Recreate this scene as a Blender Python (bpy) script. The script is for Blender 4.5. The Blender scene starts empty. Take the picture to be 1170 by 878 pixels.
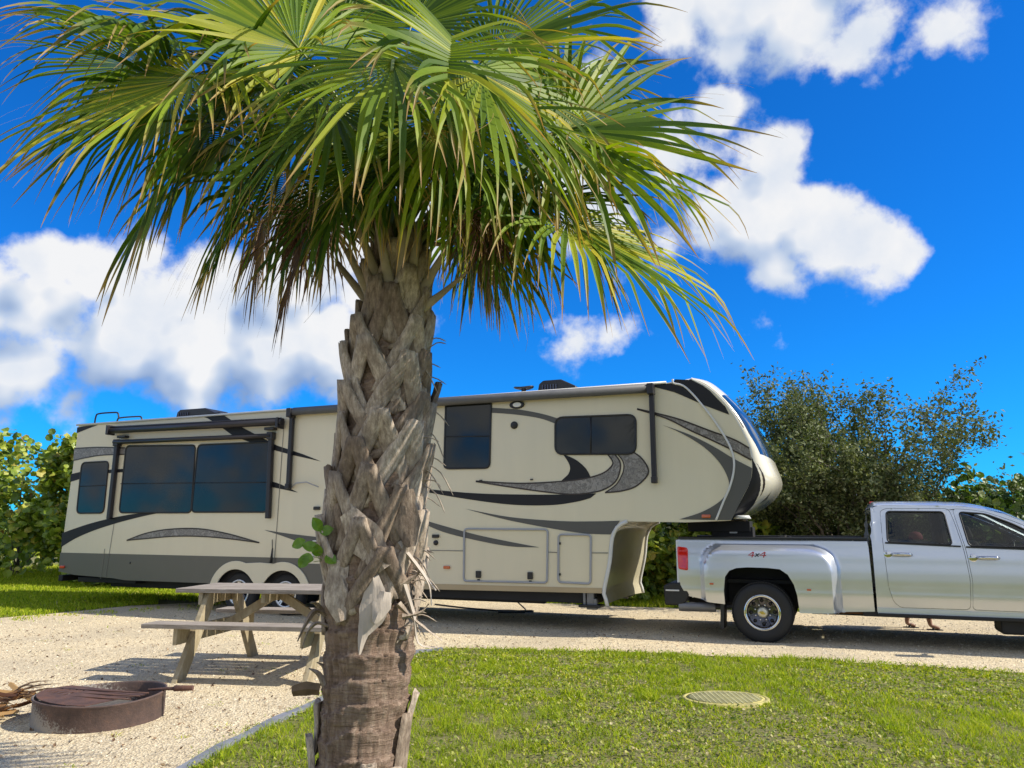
import bpy, bmesh, math, random
import numpy as np
from mathutils import Vector, Matrix, noise
from mathutils.geometry import delaunay_2d_cdt

random.seed(7); RNG = np.random.default_rng(7)
SC = bpy.context.scene
COL = SC.collection
PI = math.pi

# ------------------------------------------------------------------ survey
# camera at 1.6 m, pitched up 10.5 degrees; measurements of the photo are turned into
# real positions on known planes (ground, vehicle side plane, ...)
F = 870.0; PITCH = math.radians(10.5); EYE = 1.6
YAW = math.radians(22); CY, SY = math.cos(YAW), math.sin(YAW)
def ray(x, y):
    a = (x-585)/F; v = (439-y)/F
    return a, math.cos(PITCH)-v*math.sin(PITCH), math.sin(PITCH)+v*math.cos(PITCH)
def S(x, y, m=11.5):                 # -> (u, h) on the vertical plane m metres off, along the drive
    X, Y, Z = ray(x, y); t = m/(SY*X+CY*Y)
    return ((CY*X-SY*Y)*t, EYE+Z*t)
def G(x, y, h=0.0):                  # -> (X, Y) on the level h
    X, Y, Z = ray(x, y); t = (h-EYE)/Z
    return (X*t, Y*t)
def D(x, y, Yd):                     # -> point Yd metres in front
    X, Y, Z = ray(x, y); t = Yd/Y
    return Vector((X*t, Yd, EYE+Z*t))
def W(u, m, h=0.0):                  # drive frame -> world
    return Vector((u*CY+m*SY, -u*SY+m*CY, h))
def crop(ox, oy, s, pts): return [(ox+x/s, oy+y/s) for x, y in pts]

# ------------------------------------------------------------------ helpers
def lin(c):
    return tuple(((v/12.92) if v <= .04045 else ((v+.055)/1.055)**2.4) for v in c)
def rgb(r, g, b): return lin((r/255, g/255, b/255))

def tag(o, label=None, cat=None, group=None, kind=None):
    if label: o['label'] = label
    if cat: o['category'] = cat
    if group: o['group'] = group
    if kind: o['kind'] = kind
    return o
def thing(name, label, cat, loc=(0, 0, 0), rz=0.0, group=None):
    o = bpy.data.objects.new(name, None); COL.objects.link(o)
    o.empty_display_size = .2
    o.location = loc; o.rotation_euler = (0, 0, rz)
    return tag(o, label, cat, group)

class MB:
    def __init__(s): s.v = []; s.f = []; s.mi = []; s.sm = []
    def add(s, vs, fs, mi=0, sm=False):
        b = len(s.v); s.v.extend([tuple(v) for v in vs])
        for f in fs:
            s.f.append([b+i for i in f]); s.mi.append(mi); s.sm.append(sm)
        return s
    def box(s, c, d, rot=None, mi=0):
        hx, hy, hz = d[0]/2, d[1]/2, d[2]/2
        R = rot if rot is not None else Matrix.Identity(3); c = Vector(c)
        vs = [c+R@Vector((x*hx, y*hy, z*hz)) for x in (-1, 1) for y in (-1, 1) for z in (-1, 1)]
        return s.add(vs, [(0, 1, 3, 2), (4, 6, 7, 5), (0, 4, 5, 1), (2, 3, 7, 6), (0, 2, 6, 4), (1, 5, 7, 3)], mi)
    def beam(s, a, b, w, t, up=(0, 0, 1), mi=0):      # rectangular bar from a to b
        a, b = Vector(a), Vector(b); d = (b-a); L = d.length; d.normalize()
        up = Vector(up); x = d.cross(up)
        if x.length < 1e-4: x = d.cross(Vector((1, 0, 0)))
        x.normalize(); z = x.cross(d)
        return s.box((a+b)/2, (w, L, t), Matrix((x, d, z)).transposed(), mi)
    def tube(s, path, r, seg=8, mi=0, cap=True, sm=True, flat=1.0, up=None):
        P = [Vector(p) for p in path]; n = len(P)
        rr = r if isinstance(r, (list, tuple)) else [r]*n
        vs = []; prev = None
        for i in range(n):
            d = (P[min(i+1, n-1)]-P[max(i-1, 0)])
            if d.length < 1e-9: d = Vector((0, 0, 1))
            d.normalize()
            if prev is None:
                ref = Vector(up) if up else (Vector((0, 0, 1)) if abs(d.z) < .9 else Vector((1, 0, 0)))
                x = d.cross(ref).normalized()
            else:
                x = (prev-d*prev.dot(d)); x = x.normalized() if x.length > 1e-6 else d.orthogonal().normalized()
            prev = x; y = d.cross(x)
            for k in range(seg):
                a = 2*PI*k/seg
                vs.append(P[i]+x*math.cos(a)*rr[i]+y*math.sin(a)*rr[i]*flat)
        fs = [(i*seg+k, i*seg+(k+1) % seg, (i+1)*seg+(k+1) % seg, (i+1)*seg+k) for i in range(n-1) for k in range(seg)]
        s.add(vs, fs, mi, sm)
        if cap:
            b = len(s.v)-n*seg
            for off, rev in ((0, True), ((n-1)*seg, False)):
                f = [b+off+k for k in range(seg)]
                s.f.append(f[::-1] if rev else f); s.mi.append(mi); s.sm.append(False)
        return s
    def lathe(s, prof, c, axis=(0, 0, 1), seg=32, mi=0, sm=True, close=False):   # prof [(r, z)]
        ax = Vector(axis).normalized(); x = ax.orthogonal().normalized(); y = ax.cross(x); c = Vector(c)
        vs = [c+ax*z+(x*math.cos(2*PI*k/seg)+y*math.sin(2*PI*k/seg))*r for r, z in prof for k in range(seg)]
        n = len(prof); R = n if close else n-1
        fs = [(i*seg+k, i*seg+(k+1) % seg, ((i+1) % n)*seg+(k+1) % seg, ((i+1) % n)*seg+k) for i in range(R) for k in range(seg)]
        return s.add(vs, fs, mi, sm)
    def prism(s, pts, fn, t0, t1, mi=0, sm=False):     # pts 2D polygon, fn(x, y, t) -> 3D
        n = len(pts); vs = [fn(x, y, t0) for x, y in pts]+[fn(x, y, t1) for x, y in pts]
        s.add(vs, [tuple(range(n))[::-1], tuple(range(n, 2*n))], mi)
        b = len(s.v)-2*n
        for i in range(n):
            s.f.append([b+i, b+(i+1) % n, b+n+(i+1) % n, b+n+i]); s.mi.append(mi); s.sm.append(sm)
        return s
    def grid(s, rows, mi=0, sm=True, mf=None):         # rows of equally many points
        n, k = len(rows), len(rows[0]); b = len(s.v)
        s.v.extend([tuple(p) for r in rows for p in r])
        for i in range(n-1):
            for j in range(k-1):
                s.f.append([b+i*k+j, b+i*k+j+1, b+(i+1)*k+j+1, b+(i+1)*k+j])
                s.mi.append(mf(i/(n-1), j/(k-1)) if mf else mi); s.sm.append(sm)
        return s
    def build(s, name, mats, parent=None, loc=None, bevel=0, solid=0, sub=0, seg=2, recalc=True, mirror=None, attr=None):
        me = bpy.data.meshes.new(name)
        me.from_pydata(s.v, [], s.f)
        if not isinstance(mats, (list, tuple)): mats = [mats]
        for m in mats: me.materials.append(m)
        me.polygons.foreach_set('material_index', s.mi)
        me.polygons.foreach_set('use_smooth', s.sm)
        if recalc:
            bm = bmesh.new(); bm.from_mesh(me); bmesh.ops.recalc_face_normals(bm, faces=bm.faces); bm.to_mesh(me); bm.free()
        if attr:
            a = me.attributes.new(attr[0], 'FLOAT', 'POINT'); a.data.foreach_set('value', attr[1])
        me.update()
        o = bpy.data.objects.new(name, me); COL.objects.link(o)
        if parent is not None: o.parent = parent
        if loc is not None: o.location = loc
        if solid:
            m = o.modifiers.new('s', 'SOLIDIFY'); m.thickness = abs(solid); m.offset = -1 if solid > 0 else 1
            if not bevel: m = o.modifiers.new('e', 'EDGE_SPLIT'); m.split_angle = .7
        if bevel:
            m = o.modifiers.new('b', 'BEVEL'); m.width = bevel; m.segments = seg; m.limit_method = 'ANGLE'; m.angle_limit = .6
        if sub:
            m = o.modifiers.new('d', 'SUBSURF'); m.levels = sub; m.render_levels = sub
        return o

def np_mesh(name, V, Fc, mat, parent=None, attrs=None, smooth=False, mi=None):
    me = bpy.data.meshes.new(name); V = np.asarray(V, np.float32); Fc = np.asarray(Fc, np.int32)
    k = Fc.shape[1]
    me.vertices.add(len(V)); me.vertices.foreach_set('co', V.ravel())
    me.loops.add(Fc.size); me.loops.foreach_set('vertex_index', Fc.ravel())
    me.polygons.add(len(Fc)); me.polygons.foreach_set('loop_start', np.arange(0, Fc.size, k, dtype=np.int32))
    me.polygons.foreach_set('use_smooth', np.full(len(Fc), smooth))
    for m in (mat if isinstance(mat, (list, tuple)) else [mat]): me.materials.append(m)
    if mi is not None: me.polygons.foreach_set('material_index', np.asarray(mi, np.int32))
    for nm, a in (attrs or {}).items():
        at = me.attributes.new(nm, 'FLOAT', 'POINT'); at.data.foreach_set('value', np.asarray(a, np.float32))
    me.update(); me.validate()
    o = bpy.data.objects.new(name, me); COL.objects.link(o)
    if parent is not None: o.parent = parent
    return o

def unit(a): return a/np.maximum(np.linalg.norm(a, axis=-1, keepdims=True), 1e-9)
def leaf_cloud(name, P, Nn, size, mat, parent, kind='round', aspect=1.0):
    """many leaves as one mesh: P centres, Nn normals, size lengths"""
    n = len(P); P = np.asarray(P); Nn = unit(np.asarray(Nn))
    r = unit(RNG.normal(size=(n, 3))); X = unit(np.cross(Nn, r)); Y = np.cross(Nn, X)
    if kind == 'round':
        k = 7; a = np.arange(k)*2*PI/k
        T = np.stack([np.cos(a)*.5*aspect, np.sin(a)*.5, .10*np.cos(2*a)+0*a], 1); T = np.vstack([[0, 0, -.05], T])
        Fc = np.array([(0, 1+i, 1+(i+1) % k) for i in range(k)])
    else:
        T = np.array([(0, -.5, 0), (.5*aspect, 0, .12), (0, .5, 0), (-.5*aspect, 0, .12)])
        Fc = np.array([(0, 1, 2), (0, 2, 3)])
    s = np.asarray(size)[:, None, None]
    V = P[:, None, :]+s*(T[None, :, 0:1]*X[:, None, :]+T[None, :, 1:2]*Y[:, None, :]+T[None, :, 2:3]*Nn[:, None, :])
    F_ = (np.arange(n)*len(T))[:, None, None]+Fc[None]
    rnd = np.repeat(RNG.random(n), len(T))
    return np_mesh(name, V.reshape(-1, 3), F_.reshape(-1, 3), mat, parent, {'rnd': rnd})

def inside(poly, x, y):
    c = False; n = len(poly); j = n-1
    for i in range(n):
        xi, yi = poly[i]; xj, yj = poly[j]
        if (yi > y) != (yj > y) and x < (xj-xi)*(y-yi)/(yj-yi)+xi: c = not c
        j = i
    return c
def resample(poly, step, closed=True):
    out = []; n = len(poly)
    for i in range(n if closed else n-1):
        a, b = poly[i], poly[(i+1) % n]; L = math.dist(a, b); k = max(1, int(math.ceil(L/step)))
        for q in range(k): out.append(tuple(a[z]+(b[z]-a[z])*q/k for z in range(len(a))))
    if not closed: out.append(tuple(poly[-1]))
    return out
def spline(pts, k=8):
    P = [tuple(p) for p in pts]; out = []; n = len(P)
    for i in range(n-1):
        p0 = P[max(i-1, 0)]; p1 = P[i]; p2 = P[i+1]; p3 = P[min(i+2, n-1)]
        for q in range(k):
            t = q/k
            out.append(tuple(.5*((2*p1[z])+(-p0[z]+p2[z])*t+(2*p0[z]-5*p1[z]+4*p2[z]-p3[z])*t*t+(-p0[z]+3*p1[z]-3*p2[z]+p3[z])*t**3) for z in range(len(p1))))
    out.append(P[-1]); return out
def skin(mb, outline, fn, holes=(), step=.08, mi=0, sm=True):
    """triangulated sheet of the 2D outline (with holes), mapped by fn(u, h) -> 3D"""
    def clean(L):
        o = [L[0]]
        for p in L[1:]:
            if math.dist(p, o[-1]) > 1e-4: o.append(p)
        if math.dist(o[0], o[-1]) < 1e-4: o.pop()
        return o
    loops = [clean(resample(list(outline), step))]+[clean(resample(list(h), step)) for h in holes]
    V = []; E = []
    for L in loops:
        b = len(V); V += L; E += [(b+i, b+(i+1) % len(L)) for i in range(len(L))]
    xs = [p[0] for p in loops[0]]; ys = [p[1] for p in loops[0]]
    bp = np.array(V)
    x = min(xs)+step/2
    while x < max(xs):
        y = min(ys)+step/2
        while y < max(ys):
            if inside(loops[0], x, y) and not any(inside(h, x, y) for h in loops[1:]):
                if np.min((bp[:, 0]-x)**2+(bp[:, 1]-y)**2) > (step*.4)**2: V.append((x, y))
            y += step
        x += step
    r = delaunay_2d_cdt([Vector(p) for p in V], E, [], 0, 1e-6)
    vo, fo = r[0], r[2]; keep = []
    for f in fo:
        cx = sum(vo[i][0] for i in f)/3; cy = sum(vo[i][1] for i in f)/3
        if inside(loops[0], cx, cy) and not any(inside(h, cx, cy) for h in loops[1:]): keep.append(tuple(f))
    used = sorted({i for f in keep for i in f}); mp = {i: k for k, i in enumerate(used)}
    mb.add([fn(vo[i][0], vo[i][1]) for i in used], [tuple(mp[i] for i in f) for f in keep], mi, sm)
    return mb
def rrect(pts, r, k=5):             # polygon with rounded corners
    out = []; n = len(pts)
    for i in range(n):
        p = Vector(pts[i]); a = Vector(pts[i-1])-p; b = Vector(pts[(i+1) % n])-p
        ra = min(r, a.length*.45, b.length*.45); A = p+a.normalized()*ra; B = p+b.normalized()*ra
        for q in range(k+1):
            t = q/k; out.append(tuple((1-t)**2*A+2*t*(1-t)*p+t*t*B))
    return out
def ribbon(mb, path, w, fn, mi=0, closed=False):
    P = [Vector(p) for p in path]; n = len(P); A = []; B = []
    for i in range(n):
        d = (P[(i+1) % n]-P[i-1]) if closed else (P[min(i+1, n-1)]-P[max(i-1, 0)])
        if d.length < 1e-9: d = Vector((1, 0))
        d.normalize(); q = Vector((-d.y, d.x))*w/2
        A.append(fn(*(P[i]+q))); B.append(fn(*(P[i]-q)))
    if closed: A.append(A[0]); B.append(B[0])
    mb.grid([A, B], mi, False); return mb

# ------------------------------------------------------------------ materials
def new_mat(name):
    m = bpy.data.materials.new(name); m.use_nodes = True; nt = m.node_tree; nt.nodes.clear()
    out = nt.nodes.new('ShaderNodeOutputMaterial'); bs = nt.nodes.new('ShaderNodeBsdfPrincipled')
    nt.links.new(bs.outputs[0], out.inputs[0]); return m, nt, bs, out
def noise_node(nt, scale, detail=4, rough=.55, stretch=None, coord='Object', dist=0.0):
    tc = nt.nodes.new('ShaderNodeTexCoord'); n = nt.nodes.new('ShaderNodeTexNoise')
    n.inputs['Scale'].default_value = scale; n.inputs['Detail'].default_value = detail
    n.inputs['Roughness'].default_value = rough; n.inputs['Distortion'].default_value = dist
    src = tc.outputs[coord]
    if stretch:
        mp = nt.nodes.new('ShaderNodeMapping'); mp.inputs['Scale'].default_value = stretch
        nt.links.new(src, mp.inputs[0]); src = mp.outputs[0]
    nt.links.new(src, n.inputs['Vector']); return n
def ramp(nt, src, stops):
    r = nt.nodes.new('ShaderNodeValToRGB'); e = r.color_ramp.elements
    while len(e) < len(stops): e.new(.5)
    for i, (p, c) in enumerate(stops): e[i].position = p; e[i].color = (c[0], c[1], c[2], 1)
    nt.links.new(src, r.inputs[0]); return r
def mixc(nt, fac, a, b, mode='MIX'):
    m = nt.nodes.new('ShaderNodeMix'); m.data_type = 'RGBA'; m.blend_type = mode
    for i, v in ((0, fac), (6, a), (7, b)):
        if hasattr(v, 'is_linked') or hasattr(v, 'links'): nt.links.new(v, m.inputs[i])
        else: m.inputs[i].default_value = v if i == 0 else (v[0], v[1], v[2], 1)
    return m.outputs[2]
def bump(nt, bs, src, strength=.3, dist=.01, prev=None):
    b = nt.nodes.new('ShaderNodeBump'); b.inputs['Strength'].default_value = strength; b.inputs['Distance'].default_value = dist
    nt.links.new(src, b.inputs['Height'])
    if prev: nt.links.new(prev, b.inputs['Normal'])
    nt.links.new(b.outputs[0], bs.inputs['Normal']); return b.outputs[0]
def pmat(name, col, rough=.5, metal=0, coat=0, var=.12, vs=3, bmp=0, bs_=60, spec=.5, stretch=None, dirt=None, ds=2.0, rvar=.1):
    m, nt, b, out = new_mat(name)
    n = noise_node(nt, vs, 5, .6, stretch)
    lo = tuple(c*(1-var) for c in col); hi = tuple(min(1, c*(1+var)) for c in col)
    c = ramp(nt, n.outputs[0], [(.3, lo), (.7, hi)]).outputs[0]
    if dirt:
        d = noise_node(nt, ds, 6, .7); r = ramp(nt, d.outputs[0], [(.5, (0, 0, 0)), (.72, (1, 1, 1))])
        c = mixc(nt, r.outputs[0], c, dirt)
    nt.links.new(c, b.inputs['Base Color'])
    b.inputs['Metallic'].default_value = metal; b.inputs['Specular IOR Level'].default_value = spec
    b.inputs['Coat Weight'].default_value = coat; b.inputs['Coat Roughness'].default_value = .04
    rr = ramp(nt, n.outputs[0], [(.3, (max(0, rough-rvar*rough),)*3), (.7, (min(1, rough+rvar*rough),)*3)])
    nt.links.new(rr.outputs[0], b.inputs['Roughness'])
    if bmp:
        q = noise_node(nt, bs_, 4, .6, stretch); bump(nt, b, q.outputs[0], bmp, .01)
    return m

M = {}
M['rv_cream'] = pmat('rv_cream', (.675, .615, .455), .32, coat=.2, var=.022, vs=1.1, stretch=(3.5, 1, .35))
M['cap_cream'] = pmat('cap_cream', (.74, .69, .55), .2, coat=.6, var=.01, vs=1)
M['rv_grey'] = pmat('rv_grey', (.115, .108, .088), .4, coat=.1, var=.03)
M['rv_mid'] = pmat('rv_mid', (.095, .094, .088), .45, coat=0, var=.02, spec=.35)
M['rv_dark'] = pmat('rv_dark', (.014, .014, .017), .5, coat=0, var=.05, spec=.3)
M['brown_line'] = pmat('brown_line', (.03, .018, .013), .35)
M['rv_tan'] = pmat('rv_tan', (.42, .33, .20), .35, var=.05)
M['trim_white'] = pmat('trim_white', (.62, .62, .60), .35, var=.03)
M['trim_grey'] = pmat('trim_grey', (.33, .34, .37), .35, var=.03)
M['seam'] = pmat('seam', (.16, .15, .13), .5)
M['black'] = pmat('black_plastic', (.012, .012, .014), .45, var=.2, bmp=.05)
M['awning_black'] = pmat('awning_black', (.018, .016, .02), .38, var=.15)
M['awning_grey'] = pmat('awning_grey', (.10, .10, .105), .6, var=.12, vs=8)
M['chassis'] = pmat('chassis', (.012, .012, .013), .7, var=.2)
M['rubber'] = pmat('rubber', (.016, .016, .017), .75, var=.15, vs=12, bmp=.1)
M['chrome'] = pmat('chrome', (.62, .62, .62), .12, metal=1, var=.03)
M['alloy'] = pmat('alloy', (.62, .63, .65), .25, metal=.7, var=.04)
M['wheel_dark'] = pmat('wheel_dark', (.10, .10, .12), .18, metal=.9, var=.1)
M['gold'] = pmat('gold', (.55, .40, .08), .3, metal=.6)
M['silver'] = pmat('silver_paint', (.62, .65, .70), .36, metal=.7, coat=1.0, var=.01, vs=2)
M['red_lens'] = pmat('red_lens', (.62, .014, .008), .12, coat=1, var=.15, vs=30)
M['orange_lens'] = pmat('orange_lens', (.5, .10, .02), .2, coat=1)
M['white_lens'] = pmat('white_lens', (.7, .7, .66), .2, coat=1)
M['red_paint'] = pmat('red_decal', (.45, .015, .02), .35)
M['seat_cloth'] = pmat('seat_cloth', (.035, .033, .033), .9, var=.2, vs=20)
M['tan_cloth'] = pmat('tan_cloth', (.20, .16, .11), .9)
M['rust'] = pmat('rust', (.085, .045, .036), .85, var=.35, vs=9, bmp=.5, bs_=45, dirt=(.14, .06, .035), ds=5)
M['steel_rough'] = pmat('steel_rough', (.2, .2, .21), .5, metal=.5)
M['roof_white'] = pmat('roof_white', (.7, .7, .68), .5, var=.05)

def marble():
    m, nt, b, out = new_mat('marble_graphic')
    n = noise_node(nt, 5, 8, .75, None, 'Object', 1.5)
    c = ramp(nt, n.outputs[0], [(.3, (.08, .075, .07)), (.45, (.26, .24, .22)), (.5, (.10, .09, .08)), (.56, (.30, .28, .26)), (.8, (.16, .15, .145))])
    nt.links.new(c.outputs[0], b.inputs['Base Color']); b.inputs['Roughness'].default_value = .3
    return m
M['marble'] = marble()
def glass_tint(name, tint, refl=1.0, alpha=.5):
    m = bpy.data.materials.new(name); m.use_nodes = True; nt = m.node_tree; nt.nodes.clear()
    out = nt.nodes.new('ShaderNodeOutputMaterial'); tr = nt.nodes.new('ShaderNodeBsdfTransparent'); gl = nt.nodes.new('ShaderNodeBsdfGlossy')
    tr.inputs[0].default_value = (*tint, 1); gl.inputs['Roughness'].default_value = .01; gl.inputs[0].default_value = (.95, .97, 1, 1)
    fr = nt.nodes.new('ShaderNodeFresnel'); fr.inputs[0].default_value = 1.5
    mx = nt.nodes.new('ShaderNodeMixShader')
    nt.links.new(fr.outputs[0], mx.inputs[0]); nt.links.new(tr.outputs[0], mx.inputs[1]); nt.links.new(gl.outputs[0], mx.inputs[2]); nt.links.new(mx.outputs[0], out.inputs[0])
    return m
M['car_glass'] = glass_tint('car_glass', (.50, .54, .52))
M['rv_glass'] = pmat('rv_glass', (.014, .017, .016), .035, coat=0, var=.1, spec=.42, rvar=0)
M['cap_glass'] = pmat('cap_glass', (.01, .03, .07), .08, coat=.6, var=.1, rvar=0)

def wood_mat(name, base, dark, grey):
    m, nt, b, out = new_mat(name)
    n = noise_node(nt, 4, 7, .75, (1, 9, 9) if 'weath' in name else (4, 4, 1.2)); g = noise_node(nt, 3.2, 5, .6)
    c1 = ramp(nt, n.outputs[0], [(.25, dark), (.5, base), (.75, grey)])
    g2 = ramp(nt, g.outputs[0], [(.4, (0, 0, 0)), (.7, (1, 1, 1))])
    c = mixc(nt, g2.outputs[0], c1.outputs[0], tuple(x*.8 for x in base))
    nt.links.new(c, b.inputs['Base Color']); b.inputs['Roughness'].default_value = .85
    bump(nt, b, n.outputs[0], .5, .006); return m
M['wood_grey'] = wood_mat('wood_weathered', (.31, .265, .22), (.10, .075, .055), (.52, .47, .41))
M['wood_tan'] = wood_mat('wood_treated', (.36, .30, .19), (.15, .10, .055), (.52, .46, .34))

def gravel_mat():
    m, nt, b, out = new_mat('gravel')
    v = nt.nodes.new('ShaderNodeTexVoronoi'); v.inputs['Scale'].default_value = 55
    tc = nt.nodes.new('ShaderNodeTexCoord'); nt.links.new(tc.outputs['Object'], v.inputs['Vector'])
    fine = noise_node(nt, 140, 3, .6); mid = noise_node(nt, 9, 6, .7); big = noise_node(nt, .7, 5, .6)
    c = ramp(nt, v.outputs['Color'], [(.1, (.48, .37, .22)), (.5, (.78, .64, .41)), (.9, (.90, .78, .54))]).outputs[0]
    c = mixc(nt, ramp(nt, fine.outputs[0], [(.52, (0, 0, 0)), (.75, (.6, .6, .6))]).outputs[0], c, (.30, .26, .20))
    c = mixc(nt, ramp(nt, mid.outputs[0], [(.55, (0, 0, 0)), (.8, (.55,)*3)]).outputs[0], c, (.36, .31, .24))
    c = mixc(nt, ramp(nt, big.outputs[0], [(.42, (0, 0, 0)), (.62, (.45,)*3)]).outputs[0], c, (.47, .40, .29))
    nt.links.new(c, b.inputs['Base Color']); b.inputs['Roughness'].default_value = .95
    p = bump(nt, b, v.outputs['Distance'], .9, .015); p = bump(nt, b, mid.outputs[0], .7, .05, p); bump(nt, b, fine.outputs[0], .5, .006, p)
    return m
M['gravel'] = gravel_mat()
def soil_mat():
    m, nt, b, out = new_mat('soil')
    n = noise_node(nt, 30, 6, .7); g = noise_node(nt, 1.3, 5, .6)
    c = ramp(nt, n.outputs[0], [(.3, (.08, .08, .022)), (.5, (.18, .17, .055)), (.7, (.36, .31, .17))]).outputs[0]
    c = mixc(nt, ramp(nt, g.outputs[0], [(.45, (0, 0, 0)), (.7, (.6,)*3)]).outputs[0], c, (.13, .14, .035))
    nt.links.new(c, b.inputs['Base Color']); b.inputs['Roughness'].default_value = 1
    bump(nt, b, n.outputs[0], .8, .03); return m
M['soil'] = soil_mat()

def leaf_mat(name, stops, trans=.35, rough=.45, attr='rnd', tcol=(1.1, 1.15, .35), tip=None, spec=.5, twoside=None):
    m, nt, b, out = new_mat(name)
    a = nt.nodes.new('ShaderNodeAttribute'); a.attribute_name = attr
    c = ramp(nt, a.outputs['Fac'], stops).outputs[0]
    if tip:
        t = nt.nodes.new('ShaderNodeAttribute'); t.attribute_name = 'along'
        r = ramp(nt, t.outputs['Fac'], [(tip[1], (0, 0, 0)), (tip[2], (1, 1, 1))])
        c = mixc(nt, r.outputs[0], c, tip[0])
    nt.links.new(c, b.inputs['Base Color']); b.inputs['Roughness'].default_value = rough; b.inputs['Specular IOR Level'].default_value = spec
    tr = nt.nodes.new('ShaderNodeBsdfTranslucent'); nt.links.new(mixc(nt, 1.0, c, tcol, 'MULTIPLY'), tr.inputs[0])
    mx = nt.nodes.new('ShaderNodeMixShader'); mx.inputs[0].default_value = trans
    nt.links.new(b.outputs[0], mx.inputs[1]); nt.links.new(tr.outputs[0], mx.inputs[2]); nt.links.new(mx.outputs[0], out.inputs[0])
    return m
M['palm_leaf'] = leaf_mat('palm_leaf', [(0, (.030, .070, .008)), (.4, (.085, .16, .012)), (.75, (.22, .31, .018)), (1, (.52, .46, .05))], .36, .5, tip=((.40, .25, .11), .74, .95), tcol=(1.75, 1.6, .25), spec=.28)
M['dry_leaf'] = leaf_mat('dry_leaf', [(0, (.10, .055, .03)), (.6, (.25, .15, .08)), (1, (.36, .27, .17))], .2, .7, tcol=(1, .8, .5))
M['dry_orange'] = leaf_mat('dry_orange', [(0, (.14, .05, .015)), (.6, (.38, .18, .05)), (1, (.5, .34, .15))], .2, .6, tcol=(1, .8, .5))
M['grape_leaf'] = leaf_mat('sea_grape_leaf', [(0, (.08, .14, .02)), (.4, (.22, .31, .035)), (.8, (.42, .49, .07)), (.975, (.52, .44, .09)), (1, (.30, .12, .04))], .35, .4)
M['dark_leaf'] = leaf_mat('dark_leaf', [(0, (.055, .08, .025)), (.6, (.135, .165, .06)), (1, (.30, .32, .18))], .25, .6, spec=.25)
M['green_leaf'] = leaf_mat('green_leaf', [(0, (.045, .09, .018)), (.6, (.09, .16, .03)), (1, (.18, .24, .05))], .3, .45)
M['grass'] = leaf_mat('grass_blade', [(0, (.09, .15, .012)), (.4, (.30, .41, .022)), (.75, (.55, .58, .05)), (.93, (.60, .54, .15)), (1, (.6, .5, .28))], .4, .75, tcol=(1.3, 1.3, .3), spec=.15)
M['twig'] = pmat('twig_bark', (.12, .10, .08), .9, var=.3, vs=12)

def bark_mat():
    m, nt, b, out = new_mat('palm_bark')
    n = noise_node(nt, 4, 7, .75, (7, 7, 1.5)); h = noise_node(nt, 5, 6, .75, (1, 1, 9), dist=1.0); g = noise_node(nt, 2.0, 5, .6)
    c = ramp(nt, n.outputs[0], [(.25, (.11, .068, .045)), (.5, (.30, .205, .145)), (.75, (.52, .40, .30))]).outputs[0]
    c = mixc(nt, ramp(nt, h.outputs[0], [(.52, (0, 0, 0)), (.66, (.6,)*3)]).outputs[0], c, (.09, .055, .04))
    c = mixc(nt, ramp(nt, g.outputs[0], [(.48, (0, 0, 0)), (.7, (.5,)*3)]).outputs[0], c, (.32, .22, .15))
    nt.links.new(c, b.inputs['Base Color']); b.inputs['Roughness'].default_value = .95
    p = bump(nt, b, n.outputs[0], .8, .02); bump(nt, b, h.outputs[0], 1.0, -.018, p); return m
M['bark'] = bark_mat()
def boot_mat():
    m, nt, b, out = new_mat('leaf_base_wood')
    n = noise_node(nt, 16, 6, .75, (3, 3, 1)); g = noise_node(nt, 5, 5, .6)
    inf = nt.nodes.new('ShaderNodeObjectInfo')
    c = ramp(nt, n.outputs[0], [(.28, (.12, .092, .07)), (.5, (.42, .35, .28)), (.72, (.74, .65, .54))]).outputs[0]
    c = mixc(nt, ramp(nt, g.outputs[0], [(.45, (0, 0, 0)), (.68, (.7,)*3)]).outputs[0], c, (.17, .13, .10))
    tint = ramp(nt, inf.outputs['Random'], [(0, (.55, .48, .42)), (.5, (.95, .91, .86)), (1, (1.2, 1.18, 1.15))]).outputs[0]
    c = mixc(nt, 1.0, c, tint, 'MULTIPLY')
    nt.links.new(c, b.inputs['Base Color']); b.inputs['Roughness'].default_value = .9
    bump(nt, b, n.outputs[0], .7, .012); return m
M['boot'] = boot_mat()
M['petiole'] = pmat('petiole', (.20, .24, .07), .45, var=.25, vs=3)
M['petiole_old'] = pmat('petiole_old', (.36, .31, .22), .7, var=.3, vs=6)

# ------------------------------------------------------------------ camera, light, sky
cam = bpy.data.cameras.new('camera'); co = bpy.data.objects.new('camera', cam); COL.objects.link(co)
co.location = (0, 0, EYE); co.rotation_euler = (PI/2+PITCH, 0, 0)
cam.sensor_fit = 'HORIZONTAL'; cam.sensor_width = 36; cam.lens = F/1170*36; cam.clip_end = 2000; cam.clip_start = .05
SC.camera = co
SUN = Vector((1.16, -.20, 1.0)).normalized()
sl = bpy.data.lights.new('sun', 'SUN'); sl.energy = 5.0; sl.angle = math.radians(.5); sl.color = (1, .93, .80)
so = bpy.data.objects.new('sun', sl); COL.objects.link(so); so.rotation_euler = SUN.to_track_quat('Z', 'Y').to_euler(); so.location = SUN*30
SC.view_settings.view_transform = 'Standard'; SC.view_settings.look = 'None'; SC.view_settings.gamma = 1
SC.view_settings.exposure = .33
SC.cycles.use_denoising = True
SC.cycles.max_bounces = 8; SC.cycles.transparent_max_bounces = 12

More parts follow.
